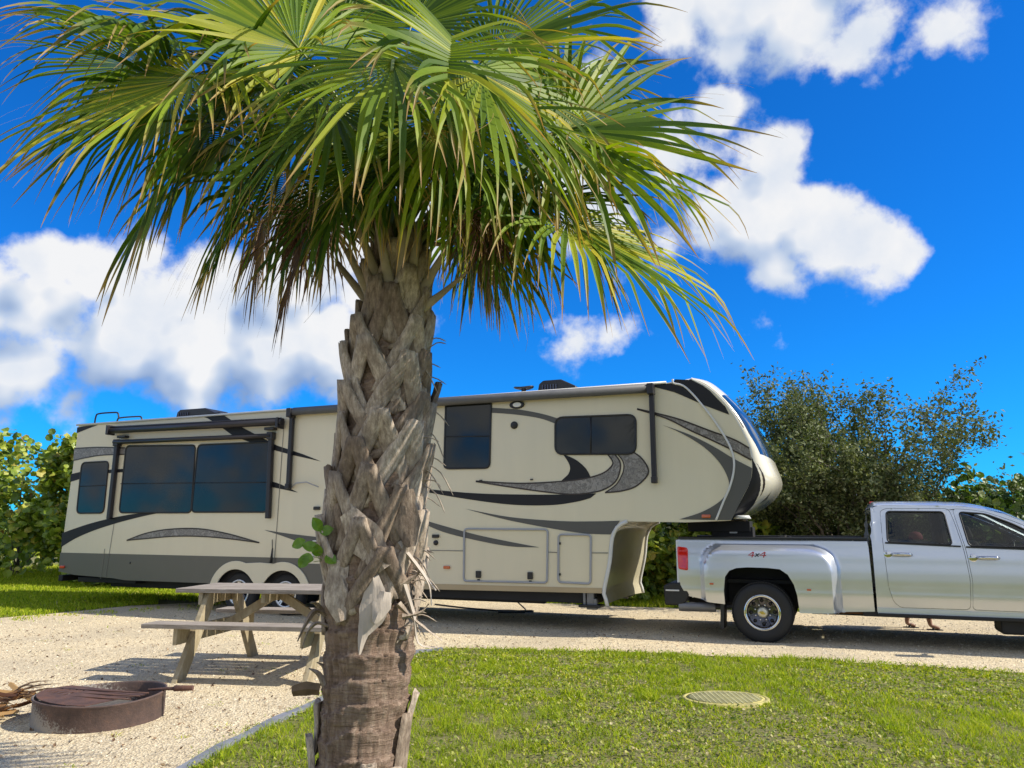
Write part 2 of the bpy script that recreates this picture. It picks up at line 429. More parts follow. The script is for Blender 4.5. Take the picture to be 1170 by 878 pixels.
def dirv(x, y): return Vector(ray(x, y)).normalized()
def world():
    w = bpy.data.worlds.new('World'); SC.world = w; w.use_nodes = True; nt = w.node_tree; nt.nodes.clear(); L = nt.links
    out = nt.nodes.new('ShaderNodeOutputWorld')
    sky = nt.nodes.new('ShaderNodeTexSky'); sky.sky_type = 'NISHITA'; sky.sun_disc = False
    sky.sun_elevation = math.asin(SUN.z); sky.sun_rotation = math.atan2(SUN.x, SUN.y)
    sky.air_density = 1.0; sky.dust_density = .0; sky.ozone_density = 4.0
    mul = mixc(nt, 1.0, sky.outputs[0], (.05, .57, 1.20), 'MULTIPLY')
    bg = nt.nodes.new('ShaderNodeBackground'); bg.inputs[1].default_value = .12; L.new(mul, bg.inputs[0])
    tc = nt.nodes.new('ShaderNodeTexCoord'); nrm = nt.nodes.new('ShaderNodeVectorMath'); nrm.operation = 'NORMALIZE'; L.new(tc.outputs['Generated'], nrm.inputs[0])
    # cloud field: soft blobs by direction, eaten away by fractal noise
    GR = []
    for DET in (12, 2.5):
        g = bpy.data.node_groups.new('cloud_field', 'ShaderNodeTree')
        g.interface.new_socket('Dir', in_out='INPUT', socket_type='NodeSocketVector'); g.interface.new_socket('Dens', in_out='OUTPUT', socket_type='NodeSocketFloat')
        gi = g.nodes.new('NodeGroupInput'); go = g.nodes.new('NodeGroupOutput')
        def MN(op, a, b=None, c=None, clamp=False):
            n = g.nodes.new('ShaderNodeMath'); n.operation = op; n.use_clamp = clamp
            for i, v in enumerate((a, b, c)):
                if v is None: continue
                if isinstance(v, (int, float)): n.inputs[i].default_value = v
                else: g.links.new(v, n.inputs[i])
            return n.outputs[0]
        wn = g.nodes.new('ShaderNodeTexNoise'); wn.inputs['Scale'].default_value = 5; wn.inputs['Detail'].default_value = 2
        g.links.new(gi.outputs[0], wn.inputs['Vector'])
        sb = g.nodes.new('ShaderNodeVectorMath'); sb.operation = 'SUBTRACT'; g.links.new(wn.outputs['Color'], sb.inputs[0]); sb.inputs[1].default_value = (.5, .5, .5)
        sc_ = g.nodes.new('ShaderNodeVectorMath'); sc_.operation = 'SCALE'; g.links.new(sb.outputs[0], sc_.inputs[0]); sc_.inputs['Scale'].default_value = .07
        ad = g.nodes.new('ShaderNodeVectorMath'); ad.operation = 'ADD'; g.links.new(gi.outputs[0], ad.inputs[0]); g.links.new(sc_.outputs[0], ad.inputs[1])
        acc = None
        for x, y, r, amp in CLOUDS+BEHIND:
            d, rad = (dirv(x, y), r/F) if r > 5 else (Vector((math.sin(x)*math.cos(y), math.cos(x)*math.cos(y), math.sin(y))), r)
            n = g.nodes.new('ShaderNodeVectorMath'); n.operation = 'DISTANCE'; g.links.new(ad.outputs[0], n.inputs[0]); n.inputs[1].default_value = d
            v = MN('MULTIPLY_ADD', n.outputs['Value'], -amp/rad, amp)
            acc = v if acc is None else MN('SMOOTH_MAX', acc, v, .22)
        f1 = g.nodes.new('ShaderNodeTexNoise'); f1.inputs['Scale'].default_value = 11; f1.inputs['Detail'].default_value = DET; f1.inputs['Roughness'].default_value = .58
        g.links.new(gi.outputs[0], f1.inputs['Vector'])
        v = MN('MULTIPLY_ADD', f1.outputs[0], 2.7, -1.35)
        g.links.new(MN('ADD', acc, v), go.inputs[0])
        GR.append(g)
    def grp(vec, k=0):
        n = nt.nodes.new('ShaderNodeGroup'); n.node_tree = GR[k]; L.new(vec, n.inputs[0]); return n.outputs[0]
    d0 = grp(nrm.outputs[0])
    of = nt.nodes.new('ShaderNodeVectorMath'); of.operation = 'ADD'; L.new(nrm.outputs[0], of.inputs[0]); of.inputs[1].default_value = tuple(Vector((.55, 0, .85))*.06)
    ds = grp(nrm.outputs[0], 1); d1 = grp(of.outputs[0], 1)
    df = nt.nodes.new('ShaderNodeMath'); df.operation = 'SUBTRACT'; L.new(ds, df.inputs[0]); L.new(d1, df.inputs[1])
    cr = ramp(nt, df.outputs[0], [(0, (.30, .43, .68)), (.5, (.62, .72, .88)), (.88, (1.0, 1.0, 1.0))])  # sunlit tops and grey undersides of the clouds painted from density difference
    mr = nt.nodes.new('ShaderNodeMapRange'); mr.inputs['From Min'].default_value = -.85; mr.inputs['From Max'].default_value = .35; L.new(df.outputs[0], mr.inputs[0]); L.new(mr.outputs[0], cr.inputs[0])
    # fine brightness modulation
    fn = nt.nodes.new('ShaderNodeTexNoise'); fn.inputs['Scale'].default_value = 14; fn.inputs['Detail'].default_value = 8; L.new(nrm.outputs[0], fn.inputs['Vector'])
    fr = ramp(nt, fn.outputs[0], [(.3, (.80, .86, .95)), (.6, (1, 1, 1))])
    ccol = mixc(nt, 1.0, cr.outputs[0], fr.outputs[0], 'MULTIPLY')
    bg2 = nt.nodes.new('ShaderNodeBackground'); bg2.inputs[1].default_value = .74; L.new(ccol, bg2.inputs[0])
    al = nt.nodes.new('ShaderNodeMapRange'); al.interpolation_type = 'SMOOTHSTEP'; al.inputs['From Min'].default_value = -.04; al.inputs['From Max'].default_value = .52; L.new(d0, al.inputs[0])
    al.inputs['To Max'].default_value = .97
    mx = nt.nodes.new('ShaderNodeMixShader'); L.new(al.outputs[0], mx.inputs[0]); L.new(bg.outputs[0], mx.inputs[1]); L.new(bg2.outputs[0], mx.inputs[2]); L.new(mx.outputs[0], out.inputs[0])
CLOUDS = [  # photo position, radius, weight
    (835, -5, 72, 1.2), (915, 12, 66, 1.2), (975, 50, 42, 1.1), (1000, 80, 20, .8), (770, 15, 60, .7), (900, -80, 110, 1.2), (835, 60, 40, .8),
    (832, 128, 30, .9), (878, 180, 44, 1.2), (862, 250, 66, 1.3), (925, 262, 58, 1.3), (985, 285, 44, 1.2), (1015, 290, 26, .9), (885, 318, 36, 1.0),
    (710, 230, 80, .9), (770, 190, 55, .8), (640, 200, 70, .7), (1075, 42, 30, .52), (878, 383, 20, .36), (658, 390, 44, .95), (690, 385, 26, .5),
    (50, 300, 34, 1.2), (95, 318, 42, 1.2), (40, 350, 52, 1.2), (5, 425, 46, 1.2), (150, 368, 72, 1.5), (225, 390, 76, 1.7), (305, 394, 78, 1.7), (380, 398, 70, 1.6), (250, 335, 56, 1.2), (330, 330, 66, 1.3), (155, 300, 26, .9),
    (430, 350, 70, .9), (370, 270, 70, .8), (75, 465, 20, .45), (-60, 350, 70, 1.2), (15, 475, 26, .6), (690, 90, 40, .5), (480, 260, 60, .7),
    (-260, 250, 120, 1.2), (1500, 250, 150, 1.2), (1650, 420, 120, 1.2), (600, -500, 200, 1), (-700, 100, 220, 1.1)]
BEHIND = [(PI, .35, .95, 1.0), (PI*.62, .45, .55, .7), (PI*1.38, .4, .65, .8), (PI, 1.25, .5, .5)]   # unseen clouds added to whiten the ambient light: azimuth, height, radius, weight
world()


# ------------------------------------------------------------------ ground
def flat(name, poly, z, mat, step=None, **kw):
    mb = MB()
    if step: skin(mb, poly, lambda x, y: (x, y, z), step=step)
    else: mb.add([(x, y, z) for x, y in poly], [tuple(range(len(poly)))])
    o = mb.build(name, mat); o['kind'] = 'structure'; return o
flat('ground', [(-400, -300), (400, -300), (400, 500), (-400, 500)], 0, M['soil'])
# gravel drive + pad, edges wobbling
def wob(poly, a=.06, step=.3):
    out = []
    for x, y in resample(poly, step):
        q = noise.noise_vector(Vector((x*1.7, y*1.7, 3))); r = noise.noise_vector(Vector((x*6, y*6, 8)))
        out.append((x+q.x*a+r.x*a*.6, y+q.y*a+r.y*a*.6))
    return out
E1 = G(470, 747); E2 = G(700, 745); E3 = G(1170, 770)
EB = [G(215, 878), G(290, 838), G(365, 803)]       # left edge of the lawn
def ext(a, b, k): return (a[0]+(b[0]-a[0])*k, a[1]+(b[1]-a[1])*k)
LAWN = [ext(G(700, 748), E3, 4.0), E3, G(950, 755), G(800, 749), G(640, 744), G(515, 742), G(478, 747), G(430, 770), G(365, 803), G(290, 838), G(215, 878), ext(G(290, 838), G(215, 878), 4.0)]
b1 = W(-40, 13.2); 
GRAV = [LAWN[0]]+LAWN[1:]+[(-6, -3), (-16, 2), (-13.5, 12), G(-60, 712), G(60, 702), G(150, 693), G(200, 690)]+[tuple(W(-8.5, 15.4)[:2]), tuple(W(-3, 15.4)[:2]), tuple(W(2, 16.0)[:2]), tuple(W(9, 16.4)[:2]), tuple(W(24, 16.6)[:2])]
GRAVW = wob(GRAV, .12)
flat('gravel_drive', GRAVW, .008, M['gravel'])

# grey plastic edging between lawn and pad
def kerb():
    pts = [ext(G(290, 838), G(215, 878), 3.0), G(215, 878), G(290, 838), G(365, 803), G(430, 771), G(474, 748), G(505, 744)]
    mb = MB(); P = resample(spline(pts, 5), .3, False)
    rows = []
    for i, (x, y) in enumerate(P):
        a = Vector(P[max(0, i-1)]); b = Vector(P[min(len(P)-1, i+1)]); d = (b-a).normalized(); n = Vector((-d.y, d.x)); z = .035+.008*math.sin(i*1.3)
        c = Vector((x, y)); q = .035
        rows.append([(c.x+n.x*q, c.y+n.y*q, 0), (c.x+n.x*q, c.y+n.y*q, z), (c.x-n.x*q, c.y-n.y*q, z), (c.x-n.x*q, c.y-n.y*q, 0)])
    mb.grid(rows, 0, False)
    o = mb.build('kerb', pmat('kerb_plastic', (.20, .21, .24), .6, var=.3, vs=8, bmp=.2)); o['kind'] = 'structure'
kerb()

# ------------------------------------------------------------------ fifth wheel trailer
U0, M0 = -8.0, 12.72
RVM = 11.5
def make_rv():
    t = thing('travel_trailer', 'long cream fifth wheel trailer with grey swooshes and tinted windows, hitched to the silver pickup', 'trailer', W(U0, M0), -YAW)
    def w(u, h, off=0.0): return (u-U0, RVM-off-M0, h)
    cA = lambda pts: [S(470+x/2.659, 400+y/2.659) for x, y in pts]
    cL = lambda pts: [S(x/3, 430+y/3) for x, y in pts]
    cC = lambda pts: [S(720+x/4.389, 420+y/4.389) for x, y in pts]
    cB = lambda pts: [S(470+x/4.333, 420+y/4.333) for x, y in pts]
    cD = lambda pts: [S(470+x/4.333, 560+y/4.333) for x, y in pts]
    far = lambda p: (p[0], 2*(M0-M0)-p[1], p[2])
    # straight edges get straightened: roof, floor
    roofL, roofR = (-14.62, 3.70), (-2.1, 3.74)
    S2 = spline(cC([(310, 60), (400, 110), (480, 190), (540, 280), (590, 380), (608, 450), (612, 520), (600, 580), (560, 660), (505, 768)]), 4)
    arch = []
    ax1, ax2, ah, ar = -10.13, -9.07, .33, .50
    wall = [(-14.76, .66), (-14.3, .60), (-13.2, .56), (-12.9, .53), (-10.75, .53)]
    wall += [(ax1+ar*math.cos(a), ah+ar*math.sin(a)) for a in np.linspace(PI-.4, .65, 9)]+[(ax2+ar*math.cos(a), ah+ar*math.sin(a)) for a in np.linspace(PI-.65, .4, 9)]
    wall += [(-8.4, .53), (-7.2, .60), (-3.25, .60)]
    STEP = spline(cA([(580, 737), (588, 700), (600, 640), (606, 575), (622, 538), (652, 521)]), 3)
    wall += STEP[1:]+[(-1.9, 1.64)]+S2[::-1]+[(-1.75, 3.76), roofR, roofL]
    mats = [M['rv_cream'], M['rv_grey'], M['rv_mid'], M['rv_dark'], M['marble'], M['brown_line'], M['rv_tan'], M['seam'], M['trim_white']]
    for side in (1, -1):
        mb = MB()
        q = (lambda o: (lambda u, h: w(u, h, o))) if side == 1 else (lambda o: (lambda u, h: far(w(u, h, o))))
        skin(mb, wall, q(0), step=.6, sm=False)
        k = [0]
        def decal(top, bot=None, mi=3, sm=True, off=None):
            k[0] += 1
            P = (spline(top, 5) if sm else list(top))+((spline(bot, 5) if sm else list(bot)) if bot else [])
            skin(mb, P, q((off or .004)+k[0]*.00012), step=.5, mi=mi, sm=False)
        def outl(pts, wd=.022, mi=5, closed=False, off=.0085): ribbon(mb, pts, wd, q(off), mi, closed)
        # lower grey band
        gb = [(-14.74, .66), (-14.3, .602), (-13.2, .562), (-12.9, .532), (-10.76, .532)]
        gb = wall[:5]
        top = [(-8.55, 1.0), (-14.79, 1.03)]
        bandpoly = [p for p in wall[:24]]+[(-8.15, .53), (-8.15, .93), (-8.6, .93), (-8.6, 1.02), (-14.77, 1.04)]
        decal(bandpoly, None, 1, False, off=.002)
        # graphics, rear part
        decal(cL([(265, 176), (300, 170), (335, 168)]), cL([(335, 168), (300, 181), (263, 196)]))
        a_, b_ = cL([(255, 248), (340, 244), (430, 246)]), cL([(430, 268), (340, 272), (252, 289)])
        decal(a_, b_, 4); outl(spline(a_, 5)); outl(spline(b_, 5))
        decal(cL([(243, 336), (282, 327)]), cL([(276, 352), (241, 363)]), sm=False)
        decal(cL([(368, 321), (428, 318)]), cL([(428, 329), (368, 333)]), sm=False)
        decal(cL([(213, 538), (300, 508), (390, 485), (480, 470), (560, 467), (615, 469)]), cL([(540, 470), (480, 483), (400, 504), (320, 530), (260, 556), (210, 586)]))
        a_ = cL([(435, 563), (500, 539), (580, 525), (680, 523), (780, 540), (890, 571)]); b_ = cL([(890, 571), (800, 559), (700, 550), (600, 549), (500, 557), (435, 563)])
        decal(a_, b_, 4); outl(spline(a_, 5)); outl(spline(b_, 5))
        decal(cL([(640, 131), (690, 131), (752, 124)]), cL([(752, 124), (860, 190), (960, 240), (1100, 291)])+[], 3) if False else None
        decal(cL([(690, 131), (752, 124), (835, 178), (950, 238), (1040, 268), (1100, 292), (1000, 270), (900, 243), (800, 205), (745, 165)]), None, 3, False)
        decal(cL([(600, 138), (690, 130)]), cL([(715, 145), (690, 137)]), sm=False)
        decal(cL([(890, 355), (950, 366), (1022, 399)]), cL([(1022, 399), (945, 383), (890, 372)]))
        decal(cL([(905, 527), (1000, 541), (1130, 556)]), cL([(1130, 590), (1040, 572), (960, 545), (905, 527)]), 2)
        # graphics, middle
        decal(cA([(243, 176), (330, 182), (400, 195), (447, 209)]), cA([(440, 225), (390, 208), (320, 197), (243, 191)]), 2)
        decal(cA([(-60, 410), (40, 422), (200, 436), (400, 440), (500, 438), (562, 436)]), cA([(545, 450), (500, 462), (420, 472), (300, 470), (160, 452), (40, 431), (-60, 414)]))
        decal(cA([(165, 483), (300, 508), (450, 520), (560, 521), (634, 519)]), cA([(605, 561), (520, 557), (400, 538), (280, 514), (165, 483)]), 2)
        decal(cA([(-60, 480), (25, 512), (100, 535), (200, 562), (300, 583), (390, 600)]), cA([(390, 600), (300, 597), (200, 579), (100, 554), (25, 523), (-60, 490)]), 2)
        decal(cA([(460, 316), (500, 334), (530, 360), (546, 388)]), cA([(546, 388), (500, 394), (455, 401), (478, 376), (481, 350), (460, 316)]))
        a_ = cB([(320, 563), (520, 574), (700, 568), (850, 552), (940, 528), (985, 497), (998, 468), (972, 430)]); b_ = cB([(1006, 430), (1034, 470), (1030, 525), (1005, 572), (950, 606), (880, 622), (780, 628), (620, 611), (450, 586), (320, 565)])
        decal(a_, b_, 4); outl(spline(a_, 5)); outl(spline(b_, 5))
        a_ = cB([(1100, 420), (1140, 450), (1172, 500), (1165, 540), (1110, 590), (1040, 612), (960, 620)]); b_ = cB([(960, 620), (1015, 580), (1048, 520), (1050, 470), (1020, 428)])
        decal(a_, b_, 4); outl(spline(a_, 5)); outl(spline(b_, 5), .018)
        # graphics, front
        a_ = cC([(35, 208), (130, 230), (250, 262), (400, 318), (520, 362), (597, 405)]); b_ = cC([(608, 465), (520, 418), (420, 370), (300, 315), (180, 255), (35, 210)])
        decal(a_, b_, 4); outl(spline(a_, 5)); outl(spline(b_, 5))
        decal(spline(cC([(160, 288), (300, 338), (420, 398), (520, 458), (611, 505)]), 5)+spline(cC([(611, 512), (602, 575), (562, 655), (508, 766)]), 5)+cC([(430, 766), (246, 762)])+spline(cC([(246, 762), (360, 725), (450, 672), (488, 620), (493, 565), (450, 480), (370, 400), (260, 332), (160, 288)]), 5), None, 2, False)
        decal(cC([(125, 86), (215, 80), (225, 60), (308, 63), (365, 92), (400, 118), (440, 160), (478, 198), (498, 238), (440, 216), (370, 190), (300, 158), (220, 124), (125, 99)]), None, 3, False)
        # seams
        for p in (cL([(392, 505), (362, 690)]), cL([(360, 592), (346, 694)]), cL([(975, 150), (958, 400), (940, 655)]), cD([(20, 298), (262, 302)]), cD([(680, 308), (722, 310)]), cD([(890, 312), (975, 312)])):
            outl(p, .012, 7)
        decal(cD([(10, 462), (945, 486), (945, 512), (10, 490)]), None, 6, False)
        mb.build('side_wall', mats, t, solid=0, recalc=False)
    # shell: roof, rear, belly, overhang floor (thick slabs between the side walls)
    def across(pts, mi=0, d=.0):
        mb = MB(); mb.grid([[w(u, h, d) for u, h in pts], [far(w(u, h, d)) for u, h in pts]], 0, False); return mb
    rows = []
    for k in range(9):
        m = 1.22*math.cos(PI*k/8); cr = .09*(1-(m/1.22)**2)
        rows.append([(u-U0, -m, h+cr*f) for u, h, f in [(-14.62, 3.70, 1), (-8, 3.72, 1), (-2.1, 3.74, 1.4), (-1.76, 3.76, 2)]])
    mb = MB(); mb.grid(rows); rf = mb.build('roof', M['roof_white'], t)
    across([(-14.76, .66), (-14.62, 3.70)]).build('rear_wall', M['rv_cream'], t)
    across([(-14.76, .66), (-12.9, .56), (-10.7, .56)]).build('underbelly', M['chassis'], t)
    across([(-8.4, .58), (-3.25, .62)]).build('underbelly', M['chassis'], t)
    across([(STEP[-1][0], STEP[-1][1]), (-1.9, 1.64), S2[-1]]).build('overhang_floor', M['rv_tan'], t)
    # roof edge trim
    mb = MB(); mb.tube([w(-14.66, 3.70, .015), w(-2.1, 3.745, .015)], .022, 6); mb.tube([far(w(-14.66, 3.70, .015)), far(w(-2.1, 3.745, .015))], .022, 6)
    mb.build('roof_edge', M['trim_white'], t)
    # front cap
    Nc = spline([(-1.76, 3.86), (-1.52, 3.81)]+[S(720+x/4.389, 420+y/4.389, 12.72) for x, y in [(500, 158), (575, 228), (642, 312), (700, 418), (728, 490), (754, 555), (757, 595), (735, 640), (688, 688), (610, 735), (520, 764)]], 4)
    def re(path, n):
        P = [Vector(p) for p in path]; Ls = [0]
        for a, b in zip(P, P[1:]): Ls.append(Ls[-1]+(b-a).length)
        out = []
        for i in range(n):
            q = Ls[-1]*i/(n-1); j = max(0, min(len(P)-2, next((k for k in range(len(Ls)-1) if Ls[k+1] >= q-1e-9), len(P)-2)))
            out.append(P[j].lerp(P[j+1], (q-Ls[j])/max(1e-9, Ls[j+1]-Ls[j])))
        return out
    n = 220; A_ = re(S2, n); B_ = re(Nc, n); rows = []
    TT = 180
    for i in range(n):
        r = []
        for j in range(TT+1):
            th = PI*j/TT; c, s_ = math.cos(th), math.sin(th)
            m = 1.22*math.copysign(abs(c)**.62, c); g = abs(s_)**.95
            p = A_[i].lerp(B_[i], g); r.append((p.x-U0, -m, p.y))
        rows.append(r)
    def capm(s_, t_):
        e = min(t_, 1-t_)
        dk = .20*(s_-.60)/.20 if s_ < .8 else .20+.25*(s_-.8)/.2
        if s_ > .60 and e < dk: return 1
        if e < .02: return 4
        if s_ < .42 and .045 < e < .06+.03*s_: return 1
        if .20 < s_ < .57 and e > .095+max(0, s_-.45)*.5: return 2
        if .62 < s_ < .80 and dk+.03 < e < dk+.03+.035*math.sin((s_-.62)/.18*PI): return 3
        if .74 < s_ < .84 and .33 < e < .33+.04*(1-abs(s_-.79)/.05): return 3
        return 0
    mb = MB(); mb.grid(rows, mf=capm)
    mb.build('front_cap', [M['cap_cream'], M['rv_dark'], M['cap_glass'], M['brown_line'], M['trim_white']], t)
    # bottom closing plate of the cap + white seam moulding
    T1 = spline(cC([(214, 60), (218, 80), (265, 92), (310, 130), (370, 200), (430, 280), (490, 375), (518, 450), (520, 520), (500, 600), (470, 670), (430, 768)]), 4)
    for fx in (lambda p: p, far):
        mb = MB(); mb.tube([fx(w(u, h, .012)) for u, h in T1], .017, 6); mb.build('seam_moulding', M['trim_white'], t)
    # light dome under the nose
    c = S(720+555/4.389, 420+752/4.389)
    mb = MB(); mb.tube([(c[0]-U0+.0, RVM-M0+.18, c[1]-.02), (c[0]-U0+.0, RVM-M0+.18, c[1]+.03)], [.13, .10], 16); mb.build('nose_lamp', M['trim_white'], t)
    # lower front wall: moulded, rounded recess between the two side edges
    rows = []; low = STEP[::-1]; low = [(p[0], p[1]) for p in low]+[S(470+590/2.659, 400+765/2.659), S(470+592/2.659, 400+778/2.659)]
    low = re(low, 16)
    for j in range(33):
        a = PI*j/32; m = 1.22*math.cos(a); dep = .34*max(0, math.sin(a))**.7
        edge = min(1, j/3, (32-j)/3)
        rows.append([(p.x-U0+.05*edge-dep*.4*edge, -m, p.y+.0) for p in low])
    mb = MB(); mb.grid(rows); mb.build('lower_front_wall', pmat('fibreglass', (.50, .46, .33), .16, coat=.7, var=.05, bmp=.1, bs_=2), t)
    for side in (0, 1):
        mb = MB(); pp = [w(p.x+.02, p.y, .006) for p in low]; pp = [far(p) for p in pp] if side else pp
        mb.tube(pp, .03, 6); mb.build('corner_moulding', M['trim_white'], t)
    
    # windows
    def window(pts, r, split=None, name='window', border=.03):
        P = rrect([Vector(p) for p in pts], r); win = MB()
        skin(win, P, lambda u, h: w(u, h, .012), step=.6, sm=False)
        o = win.build(name, M['rv_glass'], t, recalc=False)
        fr = MB(); Pc = P; c = sum((Vector(p) for p in P), Vector((0, 0)))/len(P)
        fr.tube([w(*p, .010) for p in Pc]+[w(*Pc[0], .010)], .017, 6, cap=False)
        fr.build('window_frame', M['black'], o)
        if split:
            b = MB(); b.tube([w(*split[0], .016), w(*split[1], .016)], .010, 6); b.build('sash_bar', M['black'], o)
    def sp(l): return [Vector(p) for p in l]
    window(cL([(410, 468), (434, 240), (671, 237), (656, 468)]), .10, cL([(416, 369), (664, 366)]))
    window(cL([(658, 466), (680, 236), (933, 226), (916, 466)]), .10, cL([(668, 366), (924, 364)]))
    window(cL([(264, 470), (282, 297), (374, 292), (356, 469)]), .11, cL([(274, 378), (366, 374)]))
    window(cA([(100, 361), (106, 156), (243, 153), (238, 359)]), .09, cA([(102, 264), (240, 262)]))
    window(cA([(438, 317), (438, 206), (682, 197), (682, 316)]), .13, [S(470+546/2.659, 400+202/2.659), S(470+546/2.659, 400+317/2.659)])
    # compartment doors
    def hatch(pts, latches, name='storage_door', dots=()):
        P = rrect([Vector(p) for p in pts], .06); d = MB()
        d.tube([w(*p, .012) for p in P]+[w(*P[0], .012)], .017, 6, cap=False)
        o = d.build(name, M['trim_grey'], t)
        for l in latches:
            u, h = l; b = MB(); b.box(w(u, h, .02), (.09, .03, .11)); b.box(w(u, h-.085, .012), (.05, .02, .025)); b.build('latch', M['black'], o, bevel=.012)
        for u, h in dots: b = MB(); b.box(w(u, h, .012), (.025, .02, .035)); b.build('hinge', M['black'], o)
    hatch(cA([(160, 702), (162, 544), (415, 546), (413, 708)]), cA([(205, 682), (362, 686)]))
    hatch(cA([(447, 706), (448, 561), (546, 562), (545, 711)]), [], 'side_hatch', cA([(452, 588), (452, 682)]))
    # entry-door side bits near the trunk
    P = cL([(1108, 330), (1062, 620)])
    mb = MB(); mb.box(w(*S(1120/3, 430+600/3), .008), (.35, .02, .22)); mb.build('water_hatch', M['rv_mid'], t, bevel=.006)
    mb = MB(); mb.tube([w(*p, .012) for p in rrect([Vector(p) for p in cL([(1073, 622), (1073, 565), (1200, 566), (1200, 624)])], .03)], .016, 6); mb.build('hatch_frame', M['trim_white'], t)
    mb = MB(); mb.box(w(*S(1088/3, 430+453/3), .02), (.13, .04, .06)); mb.build('door_latch', M['black'], t, bevel=.01)
    mb = MB(); a0 = S(1000/3, 430+385/3); mb.tube([w(*S(x/3, 430+y/3), o) for x, y, o in ((1000, 385, .02), (1020, 368, .06), (1060, 364, .08), (1100, 380, .08))], .012, 6); mb.build('grab_rail', M['trim_grey'], t)
    # small fittings
    for x, y, sx, sz in ((75, 566, .12, .055),): mb = MB(); mb.box(w(*S(470+x/2.659, 400+y/2.659), .02), (sx, .04, sz)); mb.build('outlet_cover', M['black'], t, bevel=.008)
    for x, y, r, nm in ((75, 586, .042, 'inlet_port'), (313, 229, .062, 'speaker_grille')):
        mb = MB(); c = S(470+x/2.659, 400+y/2.659); mb.lathe([(0, .03), (r*.8, .03), (r, .018), (r, 0)], w(*c, 0), (0, -1, 0), 20); mb.build(nm, M['black'], t)
    for x, y in ((212, 397), (366, 394)): mb = MB(); mb.box(w(*S(470+x/2.659, 400+y/2.659), .012), (.05, .02, .022)); mb.build('drip_spout', M['black'], t, bevel=.004)
    mb = MB(); mb.lathe([(0, .02), (.017, .015), (.02, 0)], w(*S(447/3, 430+640/3), 0), (0, -1, 0), 10); mb.build('speaker_plug', M['black'], t)
    def lamp(x, y, sx, sz, m, nm='marker_lamp'): mb = MB(); mb.box(w(*S(x, y), .02), (sx, .03, sz)); mb.build(nm, m, t, bevel=.012)
    lamp(511, 648.5, .12, .05, M['orange_lens']); lamp(807, 590, .13, .05, M['orange_lens']); lamp(72, 648, .13, .055, M['red_lens'])
    c = S(591, 463); mb = MB(); vs = [w(c[0]+.125*math.cos(a), c[1]+.062*math.sin(a), .03) for a in np.linspace(0, 2*PI, 24, False)]
    mb.prism([(c[0]+.13*math.cos(a), c[1]+.065*math.sin(a)) for a in np.linspace(0, 2*PI, 24, False)], lambda u, h, o: w(u, h, o), 0, .035); o = mb.build('porch_lamp', M['black'], t, bevel=.008)
    mb = MB(); mb.prism([(c[0]+.01+.075*math.cos(a), c[1]+.040*math.sin(a)) for a in np.linspace(0, 2*PI, 24, False)], lambda u, h, o: w(u, h, o), .03, .045); mb.build('lamp_lens', M['white_lens'], o, bevel=.006)
    # wheel skirts
    for k, side in enumerate((1, -1)):
        q = (lambda o: (lambda u, h: w(u, h, o))) if side == 1 else (lambda o: (lambda u, h: far(w(u, h, o))))
        mid = (ax1+ax2)/2; out = []; R1, R2 = .62, .47
        o1 = [(ax1+R1*math.cos(a), ah+R1*math.sin(a)) for a in np.linspace(PI-.25, PI/2-.35, 14)]
        o2 = [(ax2+R1*math.cos(a), ah+R1*math.sin(a)) for a in np.linspace(PI/2+.35, .25, 14)]
        i2 = [(ax2+R2*math.cos(a), ah+R2*math.sin(a)) for a in np.linspace(.30, PI-.62, 14)]
        i1 = [(ax1+R2*math.cos(a), ah+R2*math.sin(a)) for a in np.linspace(.62, PI-.30, 14)]
        out = o1+[(mid, ah+.60)]+o2+i2+[(mid+.06, ah+.19), (mid-.06, ah+.19)]+i1
        mb = MB(); skin(mb, out, q(.03), step=.3, sm=False); mb.build('wheel_skirt', M['rv_cream'], t, solid=.026, bevel=.006, recalc=True)
    # wheel wells and chassis
    mb = MB(); mb.box((-9.6-U0, 0, .80), (2.3, 2.2, .5)); mb.box((-9.0-U0, .75, .45), (9.5, .10, .18)); mb.box((-9.0-U0, -.75, .45), (9.5, .10, .18))
    mb.box((-5.6-U0, -.9, .50), (4.6, .4, .16)); mb.box((-13.6-U0, 0, .50), (1.6, 2.1, .10)); mb.box((-14.78-U0, 0, .52), (.12, 2.3, .12)); mb.box((-9.6-U0, 0, .33), (.12, 1.9, .10))
    mb.box((-11.2-U0, -.5, .40), (1.0, .5, .22))
    mb.build('chassis', M['chassis'], t, bevel=.01)
    wt, wr = wheel_meshes()
    for u in (ax1, ax2):
        for m, fl in ((-1.04, 0), (1.04, PI)):
            e = MB(); wh = trailer_wheel(); 
            wh.parent = t; wh.location = (u-U0, m, .375); wh.rotation_euler = (0, 0, fl)
    # landing jacks
    for m in (-.98, .98):
        mb = MB(); u = -3.38-U0
        mb.box((u, m-.15, .52), (.11, .11, .24)); mb.box((u+.02, m-.16, .42), (.16, .08, .16)); mb.box((u, m-.15, .395), (.34, .24, .04), mi=1); mb.box((u-.09, m-.15, .50), (.04, .14, .20))
        mb.build('landing_jack', [M['steel_rough'], M['black']], t, bevel=.008)
    # awning over the windows
    mb = MB()
    def aw(x, y, o, z=3): return w(*S(x/3, 430+y/3, RVM), o)
    mb.tube([aw(398, 190, .14), aw(985, 160, .14)], .062, 14); mb.box(tuple((Vector(aw(690, 150, .10)))), (.001, .001, .001))
    o = mb.build('slide_awning', M['awning_black'], t)
    mb = MB(); mb.tube([aw(396, 178, .15), aw(983, 148, .15)], .02, 6); mb.box(aw(397, 188, .13), (.05, .2, .2)); mb.box(aw(975, 164, .13), (.05, .2, .2))
